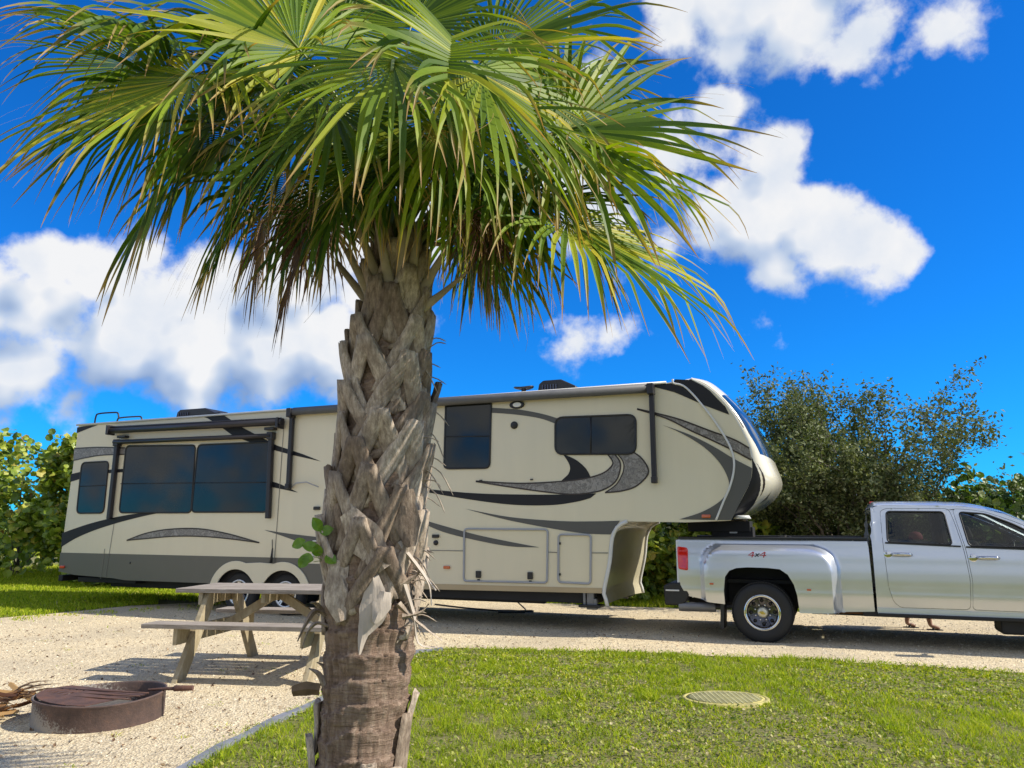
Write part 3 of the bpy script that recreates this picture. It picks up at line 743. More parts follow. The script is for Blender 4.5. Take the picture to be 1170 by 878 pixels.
    mb.box(aw(430, 209, .06), (.22, .12, .05)); mb.box(aw(935, 182, .06), (.22, .12, .05)); mb.build('awning_bracket', M['awning_black'], o, bevel=.01)
    mb = MB(); mb.tube([aw(405, 228, .10), aw(940, 206, .10)], .045, 12); mb.build('awning_bar', M['awning_black'], t)
    for a, b in (((412, 222), (383, 490)), ((938, 198), (926, 488))):
        mb = MB(); mb.beam(aw(*a, .06), aw(*b, .06), .085, .085, (1, 0, 0)); mb.box(aw(a[0], a[1]+8, .07), (.13, .12, .14)); mb.build('awning_arm', M['awning_black'], t, bevel=.012)
    # main awning under the roof edge
    p0, p1 = S(337, 461), S(745, 441)
    mb = MB(); mb.tube([w(p0[0], 3.66, .10), w(p1[0], 3.655, .10)], .068, 16); mb.tube([w(p0[0], 3.72, .03), w(p1[0], 3.72, .03)], .03, 8); o = mb.build('main_awning', M['awning_grey'], t)
    for a, b in ((p0, S(334, 556)), (p1, S(748, 549))):
        mb = MB(); mb.beam(w(a[0], 3.66, .06), w(a[0], b[1], .06), .075, .075, (1, 0, 0)); mb.box(w(a[0], 3.64, .10), (.10, .17, .17)); mb.box(w(a[0], b[1], .07), (.085, .10, .10)); mb.build('awning_arm', M['awning_black'], t, bevel=.012)
    # strap by the wheel
    mb = MB(); mb.tube([w(*S(940/3, 430+590/3), .05), w(*S(936/3, 430+640/3), .06)], [.012, .028], 6); mb.tube([w(*S(938/3, 430+560/3), .04), w(*S(940/3, 430+600/3), .05)], .008, 5); mb.build('strap', M['black'], t)
    # roof equipment
    def ac(px, wd, name='air_conditioner', hh=.30):
        u, _ = S(px, 440, 12.5); x = u-U0; z = 3.80
        prof = [(-wd/2, 0), (-wd/2+.04, hh*.8), (-wd/2+.12, hh), (wd/2-.35, hh), (wd/2-.08, hh*.55), (wd/2, 0)]
        mb = MB(); mb.prism(prof, lambda a, b, m: (x+a, m, z+b), -.34, .34); o = mb.build(name, M['black'], t, bevel=.03, seg=3)
        g = MB()
        for k in range(6): g.box((x-wd/2+.12+.05*k, -.352, z+hh*.5), (.018, .02, hh*.45))
        g.build('vent_slot', M['wheel_dark'], o)
    ac(231, 1.15, hh=.25); ac(640, .80)
    u, _ = S(598, 440, 12.3); x = u-U0
    mb = MB(); mb.tube([(x, -.4, 3.78), (x, -.4, 3.97)], [.06, .035], 10)
    ar_ = [(x+.17*math.cos(a), -.4+.10*math.sin(a), 3.98+.012*math.cos(a*2)) for a in np.linspace(0, 2*PI, 16)]
    mb.tube(ar_, .018, 6); mb.box((x, -.4, 3.975), (.30, .05, .02)); mb.box((x, -.4, 3.79), (.18, .18, .03)); mb.build('roof_antenna', M['black'], t)
    for a, b, hh in ((103, 129, .30), (117, 145, .22)):
        ua = S(a, 480, 12.0)[0]-U0; ub = S(b, 478, 12.0)[0]-U0; m = -.60 if hh > .25 else -.35
        mb = MB(); mb.tube(spline([(ua, m, 3.74), (ua+.02, m, 3.74+hh*.8), (ua+.12, m, 3.74+hh), (ub-.10, m, 3.74+hh*1.0), (ub, m, 3.74+hh*.9), (ub+.03, m, 3.74+hh*.6)], 5), .018, 8); mb.build('roof_rail', M['black'], t)
    # pin box reaching down into the truck bed
    mb = MB(); mb.box((-1.55-U0, 0, 1.58), (.95, .50, .16)); mb.box((-1.35-U0, 0, 1.44), (.62, .42, .26)); mb.tube([(-1.20-U0, 0, 1.34), (-1.20-U0, 0, 1.10)], .05, 12); mb.box((-1.33-U0, -.213, 1.50), (.12, .01, .05), mi=1)
    mb.build('pin_box', [M['chassis'], M['trim_white']], t, bevel=.015)
    return t

def wheel_meshes(): return None, None
_tw = []
def trailer_wheel():
    """tyre with a white five spoke rim, facing -y"""
    if _tw:
        o = _tw[0].copy(); COL.objects.link(o)
        for ch in list(_tw[0].children): c = ch.copy(); COL.objects.link(c); c.parent = o
        return o
    mb = MB(); R, w_ = .375, .21
    mb.lathe([(.22, -w_/2+.02), (.30, -w_/2), (.35, -w_/2+.015), (R, -w_/2+.05), (R, w_/2-.05), (.35, w_/2-.015), (.30, w_/2), (.22, w_/2-.02)], (0, 0, 0), (0, 1, 0), 40)
    tyre = mb.build('wheel', M['rubber'], None)
    r = MB(); r.lathe([(.225, -w_/2), (.235, -w_/2+.01), (.21, -w_/2+.04), (.205, .05), (.0, .05)], (0, 0, 0), (0, 1, 0), 36, mi=1)
    r.lathe([(.235, -w_/2-.004), (.238, -w_/2+.012), (.205, -w_/2+.02), (.200, -w_/2+.0)], (0, 0, 0), (0, 1, 0), 36, close=True)
    for k in range(5):
        for d in (-.11, .11):
            a = 2*PI*k/5+.3; r.beam((math.cos(a)*.05, -w_/2+.03, math.sin(a)*.05), (math.cos(a+d)*.21, -w_/2+.015, math.sin(a+d)*.21), .026, .03, (0, 1, 0))
    r.lathe([(0, -w_/2-.01), (.04, -w_/2-.005), (.06, -w_/2+.03), (.06, .0)], (0, 0, 0), (0, 1, 0), 20)
    r.build('rim', [M['alloy'], M['wheel_dark']], tyre)
    _tw.append(tyre); return tyre
RV = make_rv()

# ------------------------------------------------------------------ pickup truck
TU, TM = 1.0, 12.62          # origin on the drive frame, centre line
AX = -.886; AXF = AX+4.27    # axles
def sst(x, a, b):
    if a == b: return float(x >= a)
    t = max(0., min(1., (x-a)/(b-a))); return t*t*(3-2*t)
def make_truck():
    t = thing('pickup_truck', 'silver crew cab dually pickup with a 4x4 decal, parked under the trailer nose', 'pickup truck', W(TU, TM), -YAW)
    HW = 1.02
    def bulge(u, h):             # dually fender: swells out round the rear wheel
        du = min(sst(u, -1.98, -1.74), 1-sst(u, .02, .20+.06*(h-.5)))
        corner = 1-sst(((max(0, u+.35)/.52)**3+(max(0, h-.78)/.50)**3)**(1/3), .86, 1.08)
        cb = 1-sst(((max(0, -(u+1.35))/.42)**3+(max(0, h-.90)/.46)**3)**(1/3), .86, 1.08)
        return .19*min(du, corner, cb)*sst(h, 1.44, 1.20)**1 if h < 1.44 else 0.0
    def sst_(x, a, b): return sst(x, a, b)
    def bul(u, h):
        x = max(0., (u+.42)/.56) if u > -.42 else max(0., (-1.30-u)/.42)
        y = max(0., (h-.86)/.47)
        r = (x**3.2+y**3.2)**(1/3.2)
        return .215*(1-sst(r, .80, 1.04))
    def mside(u, h):             # half width of the body at u, h
        base = HW-.055*sst(h, .95, 1.42)-.05*sst(-h, -.72, -.45)
        base += .012*math.exp(-((h-1.18)/.07)**2)-.010*math.exp(-((h-.78)/.05)**2)
        base -= .012*(1-sst(h, .735, .765))
        if h > 1.36: base -= (h-1.36)*.34
        if u < .56: base = max(base-.02, 0)+bul(u, h)
        if u > 2.9: base -= .12*sst(u, 3.7, 4.5)
        if u > 2.6 and h < 1.25: base += .035*(1-sst(abs(u-AXF), .42, .72))*sst(h, .5, .8)
        return base
    def fn(side, off=0.0): return lambda u, h: (u-TU, -side*(mside(u, h)+off), h)
    SV = M['silver']
    m6 = lambda pts, m=11.6: [S(*p, m) for p in pts]
    # --- bed sides
    archp = [(-1.385, .50), (-1.385, .70), (-1.36, .88), (-1.30, .965), (-1.20, 1.005), (-1.05, 1.018), (-.78, 1.015), (-.62, 1.0), (-.52, .93), (-.45, .80), (-.415, .65), (-.40, .42)]
    bed = [(-2.04, 1.41), (-2.05, 1.05), (-2.03, .74), (-1.95, .585), (-1.60, .52)]+archp+[(-.1, .425), (.545, .455), (.540, .7), (.530, 1.30), (.520, 1.385)]
    cabo = [(.575, .455), (2.6, .42), (2.84, .42)]+[(AXF+.50*math.cos(a), .42+.50*math.sin(a)) for a in np.linspace(PI, 0, 15)]+[(4.1, .42), (4.35, .48), (4.40, .80), (4.34, 1.10), (4.0, 1.20), (3.2, 1.27), (2.98, 1.315), (2.36, 1.655), (2.18, 1.745), (1.99, 1.80), (1.80, 1.838), (1.59, 1.855), (1.1, 1.868), (.70, 1.868), (.63, 1.84), (.605, 1.78), (.575, 1.40)]
    rdoor = [(.715, 1.37), (.72, 1.79), (.80, 1.825), (1.555, 1.815), (1.60, 1.62), (1.655, 1.30), (1.69, .9), (1.665, .53), (.86, .525), (.78, .60), (.735, .80)]
    fdoor = [(1.60, 1.815), (1.80, 1.80), (1.99, 1.765), (2.30, 1.635), (2.86, 1.32), (2.89, 1.2), (2.84, .8), (2.78, .52), (1.695, .53), (1.72, .9), (1.685, 1.30), (1.63, 1.62)]
    rwin = rrect([Vector(p) for p in [(.770, 1.375), (.795, 1.785), (1.490, 1.775), (1.535, 1.345)]], .05)
    fwin = rrect([Vector(p) for p in [(1.725, 1.335), (1.670, 1.772), (1.97, 1.745), (2.26, 1.615), (2.76, 1.31)]], .05)
    def grow(p, k):              # widen an opening a touch for the shut line
        c = sum((Vector(q) for q in p), Vector((0, 0)))/len(p)
        return [tuple(Vector(q)+(Vector(q)-c).normalized()*k) for q in p]
    rd, fd = rrect([Vector(p) for p in rdoor], .06), rrect([Vector(p) for p in fdoor], .05)
    for side in (1, -1):
        mb = MB(); skin(mb, bed, fn(side), step=.03); 
        o = mb.build('bed_side', SV, t, solid=.025)
        lab = MB()
        x0, h0 = S(855, 634, 11.45), 0
        # 4x4 decal
        if side == 1:
            d = MB(); ox, oy = S(855, 634.5, 11.45)
            def gl(strokes, dx, sc=1.0, mi=0):
                for st in strokes:
                    ribbon(d, [(ox+(dx+a*sc)+b*sc*.35, oy+b*sc) for a, b in st], .014, fn(1, .004), mi)
            four = [[(.085, .0), (0, .0), (.055, .045)], [(.06, -.03), (.06, .045)]]
            gl(four, 0); gl([[(0, -.018), (.05, .025)], [(0, .025), (.05, -.018)]], .095, 1, 1); gl(four, .155)
            d.build('decal', [M['red_paint'], M['black']], o, recalc=False)
        for u, h, m in ((-1.55, .78, M['orange_lens']), (-.26, .735, M['orange_lens'])):
            b = MB(); b.box((u-TU, -side*(mside(u, h)+.006), h), (.055, .02, .025)); b.build('marker_lamp', m, t, bevel=.005)
        # bed rail cap
        mb = MB(); mb.grid([[(u-TU, -side*y, z) for y, z in ((.965, 1.40), (.965, 1.425), (.90, 1.432), (.86, 1.425), (.86, 1.385))] for u in np.linspace(-2.04, .52, 9)], 0, False)
        mb.build('rail_cap', M['black'], t)
        mb = MB(); skin(mb, [(-1.45, .5), (-1.45, 1.05), (-.36, 1.06), (-.36, .45)], lambda u, h: (u-TU, -side*.62, h), step=.5); mb.build('wheel_well', M['chassis'], t)
        mb = MB(); rr = []
        for u, h in archp: rr.append([(u-TU, -side*(mside(u, h)-.012), h), (u-TU, -side*.62, h)])
        mb.grid(rr); mb.build('wheel_well', M['chassis'], t)
        # inner bed wall
        mb = MB(); mb.box((-.75-TU, -side*.80, 1.23), (2.5, .03, .33)); mb.build('bed_wall', SV, t)
        # --- cab
        mb = MB(); skin(mb, cabo, fn(side), [grow(rd, .006), grow(fd, .006)], step=.06); mb.build('cab_side', SV, t, solid=.02)
        for nm, out, win in (('rear_door', rd, rwin), ('front_door', fd, fwin)):
            mb = MB(); skin(mb, out, fn(side), [win], step=.028); dr = mb.build(nm, SV, t, solid=.02)
            mb = MB(); skin(mb, win, fn(side, -.012), step=.2); mb.build('window', M['car_glass'], dr, recalc=False)
            mb = MB(); P = [fn(side, -.002)(*p) for p in win]; mb.tube(P+[P[0]], .012, 6, cap=False); mb.build('window_seal', M['black'], dr)
            # belt strip
            wb = [p for p in (rwin if nm == 'rear_door' else fwin)]
            u0, u1 = (.74, 1.63) if nm == 'rear_door' else (1.69, 2.84)
            z0, z1 = (1.378, 1.338) if nm == 'rear_door' else (1.332, 1.298)
            mb = MB(); mb.beam(fn(side, .004)(u0, z0-.012), fn(side, .004)(u1, z1-.012), .022, .02); mb.build('belt_strip', M['black'], dr)
            # lower body strip
            ph = S(1020, 633, 11.58) if nm == 'rear_door' else S(1118, 637, 11.58)
            u, h = ph[0]-.01, ph[1]-.01
            mb = MB(); mb.tube([fn(side, .01)(u, h), fn(side, .045)(u+.03, h+.003), fn(side, .05)(u+.12, h+.004), fn(side, .045)(u+.21, h+.002), fn(side, .01)(u+.24, h)], [.018, .023, .024, .023, .018], 8, flat=1.0)
            mb.lathe([(0, .014), (.040, .010), (.055, 0)], fn(side, 0)(u-.045, h), (0, -side, 0), 14)
            mb.build('door_handle', M['chrome'], dr)
        mb = MB(); mb.beam(fn(side, .008)(.58, .475), fn(side, .008)(2.8, .455), .018, .07); mb.build('rocker_trim', SV, t)
        # running board
        mb = MB(); mb.box((1.68-TU, -side*.93, .425), (2.2, .20, .04)); mb.box((1.3-TU, -side*.78, .44), (1.8, .3, .10)); mb.build('running_board', M['chassis'], t, bevel=.01)
        # mirror
        mb = MB(); mb.beam((2.62-TU, -side*1.0, 1.36), (2.60-TU, -side*1.18, 1.38), .05, .04); mb.box((2.60-TU, -side*1.23, 1.47), (.10, .17, .32)); mb.build('side_mirror', M['black'], t, bevel=.02)
        # tail lamp and head lamp
        pl = rrect([Vector(p) for p in [(-2.06, 1.29), (-2.045, .965), (-1.905, .945), (-1.90, 1.245), (-1.92, 1.275)]], .03)
        mb = MB(); skin(mb, pl, fn(side, .012), step=.05); mb.build('tail_lamp', M['red_lens'], t, solid=.04, bevel=.004)
        mb = MB(); mb.box((4.36-TU, -side*.72, .98), (.10, .36, .18)); mb.build('head_lamp', M['white_lens'], t, bevel=.02)
        # mud flap
        mb = MB(); mb.box((-1.425-TU, -side*.95, .49), (.05, .36, .66), Matrix.Rotation(.06, 3, 'Y')); mb.build('mud_flap', M['black'], t, bevel=.004)
    # tailgate, bed floor, front wall of the bed
    mb = MB(); mb.box((-2.055-TU, 0, 1.04), (.06, 1.90, .70)); mb.build('tailgate', SV, t, bevel=.02)
    mb = MB(); mb.box((-.76-TU, 0, .80), (2.54, 1.6, .05)); mb.box((.50-TU, 0, 1.09), (.04, 1.84, .58)); mb.build('bed_floor', M['chassis'], t)
    # rear bumper
    mb = MB(); prof = [(-2.27, .44), (-2.285, .72), (-2.20, .76), (-2.02, .77), (-1.93, .745), (-1.91, .60), (-1.95, .50), (-2.05, .44)]
    mb.prism([(a+.0, b) for a, b in prof], lambda a, b, m: (a-TU, m, b), -.98, .98); bp = mb.build('rear_bumper', M['black'], t, bevel=.025, seg=3)
    mb = MB(); mb.box((-2.15-TU, -.985, .655), (.20, .014, .022)); mb.build('bumper_strip', M['trim_white'], bp, bevel=.004)
    mb = MB(); mb.tube([(-1.0-TU, -.70, .44), (-1.55-TU, -.85, .43), (-1.62-TU, -.90, .43)], .03, 10); mb.tube([(-1.55-TU, -.9, .425), (-2.07-TU, -.93, .425)], .065, 16, cap=False); mb.tube([(-1.56-TU, -.9, .425), (-2.06-TU, -.93, .425)], .055, 16, cap=True)
    mb.build('exhaust_pipe', M['steel_rough'], t)
    # roof + windscreen + hood, lofted across
    def loft(name, side_pts, mat, crown, n=13, inset=0.0, mats=None):
        rows = []
        for u, h in side_pts:
            hw = mside(u, h)-inset; r = []
            for j in range(n):
                a = PI*j/(n-1); c = math.cos(a); y = hw*math.copysign(abs(c)**.8, c); g = 1-abs(c)**3
                r.append((u-TU, -y, h+crown*g))
            rows.append(r)
        mb = MB(); mb.grid(rows); return mb.build(name, mat, t)
    loft('roof_panel', spline([(.605, 1.80), (.63, 1.84), (.70, 1.868), (1.1, 1.868), (1.59, 1.855), (1.80, 1.838), (1.99, 1.80)], 4), SV, .07)
    mb = MB(); mb.box((.66-TU, 0, 1.925), (.07, .40, .025)); mb.build('brake_lamp', M['red_lens'], t, bevel=.008)
    loft('windscreen', spline([(1.99, 1.80), (2.18, 1.745), (2.36, 1.655), (2.98, 1.315)], 4), M['car_glass'], .07)
    loft('hood', spline([(2.98, 1.315), (3.2, 1.27), (4.0, 1.20), (4.34, 1.10), (4.40, .80), (4.35, .48)], 4), SV, .05)
    mb = MB(); mb.box((4.40-TU, 0, .93), (.08, 1.1, .34)); 
    mb.build('grille', M['black'], t, bevel=.02)
    mb = MB(); mb.box((4.44-TU, 0, .60), (.16, 1.86, .24)); mb.build('front_bumper', M['chrome'], t, bevel=.04)
    # rear cab wall with glass
    mb = MB(); skin(mb, [(-.96, .8), (-.96, 1.42), (-.82, 1.84), (.82, 1.84), (.96, 1.42), (.96, .8)], lambda y, z: (.60-TU, y, z), [[(-.66, 1.45), (-.60, 1.76), (.60, 1.76), (.66, 1.45)]], step=.3); mb.build('cab_back', SV, t, solid=.02)
    mb = MB(); mb.add([(.605-TU, y, z) for y, z in ((-.67, 1.44), (-.61, 1.77), (.61, 1.77), (.67, 1.44))], [(0, 1, 2, 3)]); mb.build('rear_window', M['car_glass'], t, recalc=False)
    # interior: floor, seats, head rests, steering wheel, dash
    mb = MB(); mb.box((1.75-TU, 0, .62), (2.3, 1.86, .06)); mb.box((2.86-TU, 0, 1.12), (.42, 1.8, .34)); mb.build('dashboard', M['seat_cloth'], t, bevel=.04)
    for u in (.95, 1.98):
        for m in (-.46, .46):
            mb = MB(); mb.box((u+.18-TU, m, .86), (.52, .56, .16)); mb.beam((u-.05-TU, m, .86), (u-.20-TU, m, 1.36), .52, .14, (0, 1, 0)) if False else None
            R_ = Matrix.Rotation(-.28, 3, 'Y')
            mb.box((u-.10-TU, m, 1.10), (.15, .52, .60), R_)
            s_ = mb.build('seat', M['seat_cloth'], t, bevel=.05, seg=3)
            mb = MB(); mb.box((u-.20-TU, m, 1.50), (.10, .27, .19), R_); mb.build('head_rest', M['tan_cloth'] if (u < 1 and m < 0) else M['seat_cloth'], s_, bevel=.04, seg=3)
    mb = MB(); mb.tube([(2.44-TU+.05*math.sin(a), .46+.19*math.cos(a), 1.19+.18*math.sin(a)) for a in np.linspace(0, 2*PI, 24)], .016, 8); mb.beam((2.46-TU, .46, 1.19), (2.75-TU, .46, 1.12), .05, .05); mb.build('steering_wheel', M['black'], t)
    for side in (1, -1):
        mb = MB(); mb.beam((1.62-TU, side*.90, 1.30), (1.56-TU, side*.79, 1.80), .05, .12, (1, 0, 0)); mb.build('door_pillar', M['seat_cloth'], t)
    # frame, axle, tank
    mb = MB(); mb.box((1.1-TU, .42, .50), (6.2, .09, .16)); mb.box((1.1-TU, -.42, .50), (6.2, .09, .16)); mb.tube([(AX-TU, -.85, .41), (AX-TU, .85, .41)], .07, 12); mb.tube([(AXF-TU, -.85, .41), (AXF-TU, .85, .41)], .06, 12)
    mb.lathe([(0, -.17), (.12, -.14), (.17, 0), (.12, .14), (0, .17)], (AX-TU, 0, .41), (0, 1, 0), 16); mb.tube([(AX-TU, 0, .43), (1.2-TU, 0, .45)], .05, 10)
    mb.box((.25-TU, -.5, .43), (1.0, .3, .13)); mb.build('frame', M['chassis'], t)
    mb = MB(); mb.box((1.40-TU, -.62, .45), (1.7, .5, .12)); mb.box((2.35-TU, -.66, .345), (.7, .5, .23)); mb.build('fuel_tank', M['chassis'], t, bevel=.03)
    mb = MB(); mb.box((.10-TU, -.70, .425), (.75, .16, .05)); mb.build('leaf_spring', pmat('rusty_spring', (.14, .06, .02), .8), t, bevel=.01)
    # wheels
    def wheel(deep):
        R, w_ = .405, .25
        mb = MB(); mb.lathe([(.235, -w_/2+.01), (.245, -w_/2), (.33, -w_/2-.004), (.375, -w_/2+.012), (.398, -w_/2+.04), (R, -w_/2+.07), (R, w_/2-.07), (.38, w_/2-.01), (.33, w_/2), (.235, w_/2)], (0, 0, 0), (0, 1, 0), 56)
        for k in range(56):          # tread blocks on the shoulders
            a = 2*PI*k/56
            for y in (-w_/2+.05, -.04, .04, w_/2-.05): mb.box(((R+.003)*math.cos(a+y*2), y, (R+.003)*math.sin(a+y*2)), (.012, .045, .030), Matrix.Rotation(-(a+y*2), 3, 'Y'))
        ty = mb.build('wheel', M['rubber'], None)
        r = MB(); y0 = -w_/2
        r.lathe([(.243, y0-.004), (.246, y0+.012), (.218, y0+.03), (.200, y0+.025), (.215, y0+.0)], (0, 0, 0), (0, 1, 0), 48, close=True)
        r.lathe([(.215, y0+.02), (.19, y0+.09), (.17, y0+deep), (.15, y0+deep+.01), (.0, y0+deep+.01)], (0, 0, 0), (0, 1, 0), 48, mi=1)
        for k in range(8):
            a = 2*PI*k/8; r.lathe([(.0, .0), (.012, .0), (.015, .035)], (.105*math.cos(a), y0+deep-.03, .105*math.sin(a)), (0, 1, 0), 8)
            a += PI/8; r.lathe([(0, .0), (.026, .0), (.026, .01)], (.158*math.cos(a), y0+deep-.0, .158*math.sin(a)), (0, 1, 0), 12, mi=2)
            a2 = a-PI/8; r.beam((math.cos(a2)*.07, y0+deep-.002, math.sin(a2)*.07), (math.cos(a2)*.19, y0+deep-.02, math.sin(a2)*.19), .030, .02, (0, 1, 0), 1)
        rim = r.build('rim', [M['chrome'], M['wheel_dark'], M['black']], ty)
        h = MB(); h.lathe([(.0, -.005), (.055, -.002), (.068, .012), (.075, .07)], (0, y0+.015 if deep > .05 else y0, 0), (0, 1, 0), 28)
        hb = h.build('hub_cap', pmat('hub_pale', (.55, .53, .42), .3, metal=.5) if 'hub_pale' not in bpy.data.materials else bpy.data.materials['hub_pale'], ty)
        e = MB(); y = y0+.004   # cross shaped emblem
        pts = [(-.040, -.011), (-.014, -.011), (-.017, -.021), (.012, -.021), (.014, -.011), (.040, -.011), (.034, .011), (.014, .011), (.017, .021), (-.012, .021), (-.014, .011), (-.034, .011)]
        e.prism(pts, lambda a, b, o: (a, o, b), y-.002, y+.006); e.build('emblem', M['gold'], hb if False else ty)
        return ty
    def cp(o):
        c = o.copy(); COL.objects.link(c)
        for ch in list(o.children): q = ch.copy(); COL.objects.link(q); q.parent = c
        return c
    w0 = wheel(.085); first = True
    for u, ys in ((AX, (1.045, .755)), (AXF, (.90,))):
        for y in ys:
            for side in (1, -1):
                o = w0 if first else cp(w0); first = False
                o.parent = t; o.location = (u-TU, -side*y, .405); o.rotation_euler = (0, .35, 0 if side == 1 else PI)
    for side in (1, -1):
        mb = MB(); skin(mb, [(AXF-.56, .4), (AXF-.56, 1.0), (AXF+.56, 1.0), (AXF+.56, .4)], lambda u, h: (u-TU, -side*.6, h), step=.5); mb.build('wheel_well', M['chassis'], t)
    return t
TRUCK = make_truck()
def hitch():
    t = thing('fifth_wheel_hitch', 'black towing hitch standing in the pickup bed under the trailer nose', 'hitch', W(-1.25, TM, .83), -YAW)
    mb = MB(); mb.box((0, 0, .43), (.75, .85, .07)); mb.box((-.30, 0, .36), (.20, .60, .05)); mb.build('head_plate', M['chassis'], t, bevel=.015)
    for y in (-.35, .35): mb = MB(); mb.beam((-.25, y, 0), (-.05, y, .40), .05, .10); mb.beam((.35, y, 0), (.10, y, .40), .05, .10); mb.box((.05, y, .02), (.9, .08, .05)); mb.build('leg', M['chassis'], t)
    mb = MB(); mb.tube([(.38, -.30, .40), (.62, -.36, .50), (.70, -.37, .62)], .018, 8); mb.build('release_handle', M['chassis'], t)
    mb = MB(); mb.tube(spline([(.3, .1, .45), (.7, .2, .60), (.9, .15, .35), (1.1, .3, .05)], 6), .015, 6); mb.build('cable', M['black'], t)
hitch()

# ------------------------------------------------------------------ cabbage palm in front
PY = 4.3
def make_palm():
    cpx = [(960, 404), (878, 411), (820, 415), (760, 421), (700, 424), (650, 426), (600, 429), (550, 433), (500, 438), (450, 443), (400, 447), (360, 451), (330, 453), (300, 455)]
    cen = [D(x, y, PY) for y, x in cpx]
    cen[0] = Vector((cen[0].x, PY, -.05)) if cen[0].z < 0 else cen[0]
    base = Vector((cen[0].x, PY, 0))
    t = thing('cabbage_palm', 'shaggy cabbage palm in the foreground with criss-cross boots and wide drooping fan fronds', 'palm tree', base)
    L = lambda v: Vector(v)-base
    zs = [c.z for c in cen]
    def at(z):
        for a, b in zip(cen, cen[1:]):
            if z <= b.z: k = (z-a.z)/max(1e-6, b.z-a.z); return a.lerp(b, max(-1, k))
        return cen[-1]
    def rad(z):
        pts = [(0, .285), (.15, .25), (.35, .222), (.6, .215), (.85, .222), (1.1, .232), (1.5, .235), (2.2, .21), (2.7, .175), (3.0, .12), (3.4, .07)]
        for (a, ra), (b, rb) in zip(pts, pts[1:]):
            if z <= b: return ra+(rb-ra)*max(0, (z-a)/(b-a))
        return pts[-1][1]
    # trunk with ring scars and vertical cracks in relief
    rows = []; z = 0
    while z < 3.25:
        c = at(z); r0 = rad(z); row = []
        for k in range(97):
            a = 2*PI*k/96; dx, dy = math.cos(a), math.sin(a)
            n1 = noise.noise(Vector((dx*2, dy*2, z*9))); n2 = noise.noise(Vector((dx*16, dy*16, z*3+5))); n3 = noise.noise(Vector((dx*5, dy*5, z*30)))
            ringp = (z*8.5+.6*noise.noise(Vector((dx, dy, z))) ) % 1
            ringp = (z*7.5+.5*noise.noise(Vector((dx, dy, z)))+.22*noise.noise(Vector((dx*9, dy*9, 3)))) % 1
            crack = max(0, noise.noise(Vector((dx*22, dy*22, z*1.6)))-.12)
            r = r0+.014*n1+.010*n2+.008*n3+.020*ringp**1.6-.045*crack
            row.append(L((c.x+dx*r, c.y+dy*r, z)))
        rows.append(row); z += .010
    mb = MB(); mb.grid(rows); mb.build('trunk', M['bark'], t)
    random.seed(21)
    # leaf bases: each an inverted V of two woody straps meeting in a cut stub
    def boot(z0, a, Lb, wd, out, tilt=0.0, split=.30, style=0, lean=0.0, mat=None):
        mb = MB(); K = 11
        legs = (-1, 1) if style == 0 else (0,)
        for sgn in legs:
            rows = []; sd = random.uniform(0, 50)
            for i in range(K):
                f = i/(K-1)
                ang = a+sgn*split*(1-f)**1.2+lean*f; zz = z0+Lb*f; c = at(zz)
                rr = rad(zz)+.006+(.012+out*f**1.7)
                w_ = wd*(.85+.15*(1-abs(2*f-1))) if style == 0 else wd*(1.25-.55*f)
                w_ *= 1+.10*noise.noise(Vector((z0*7, a*5+sgn, f*4)))
                th = .008+.013*f
                dirr = Vector((math.cos(ang), math.sin(ang), 0)); tan = Vector((-math.sin(ang), math.cos(ang), 0))
                tw = tilt*f+sgn*.12
                tan2 = (tan+dirr*tw).normalized(); ax = Vector((0, 0, 1))
                p = Vector((c.x, c.y, zz))+dirr*rr; row = []
                for q, o_ in ((-.5, -.5), (-.44, .35), (-.22, .85), (0, .80), (.22, .95), (.44, .4), (.5, -.5), (.2, -.9), (-.2, -.9)):
                    fr_ = noise.noise(Vector((q*9, sd, f*3)))
                    v = p+tan2*(q*w_)+dirr*(o_*th+.003*fr_+(-.014*(1-f) if abs(q) > .4 else 0))
                    if i == K-1: v += ax*(.028*noise.noise(Vector((q*14, sd, 7)))+.012)
                    if i == 0: v -= ax*.03*fr_
                    row.append(L(v))
                row.append(row[0]); rows.append(row)
            b0 = len(mb.v); mb.grid(rows, 0, True); n9 = len(rows[0])
            for off in (0, (K-1)*n9): mb.f.append([b0+off+q for q in range(n9-1)]); mb.mi.append(0); mb.sm.append(False)
        o = mb.build('leaf_base', mat or M['boot'], t)
        return o
    ga = 2.39996; n = 0; z = 1.02; a = .3
    while z < 3.02 and n < 90:
        f = (z-1.02)/2.0
        boot(z+random.uniform(-.02, .02), a+random.uniform(-.12, .12), random.uniform(.38, .50)*(1-.12*f), random.uniform(.092, .128), random.uniform(.03, .085), random.uniform(-.22, .22), random.uniform(.70, .98), 0, random.uniform(-.2, .2))
        a += ga; z += .0295; n += 1
    # last bases at the foot of the trunk, dark and flared
    for k, (aa, zz, LL, oo) in enumerate([(PI*1.08, .12, .34, .10), (PI*.98, .30, .30, .06), (-.25, .18, .40, .05), (.05, .35, .30, .09), (-PI/2-.5, .06, .26, .05), (-PI/2+.35, .10, .25, .03), (PI*1.2, -.02, .30, .07), (-PI/2+.9, .02, .3, .05)]):
        boot(zz+.12, aa, LL*.8, .12, oo*.35, random.uniform(-.3, .3), .3, 1)
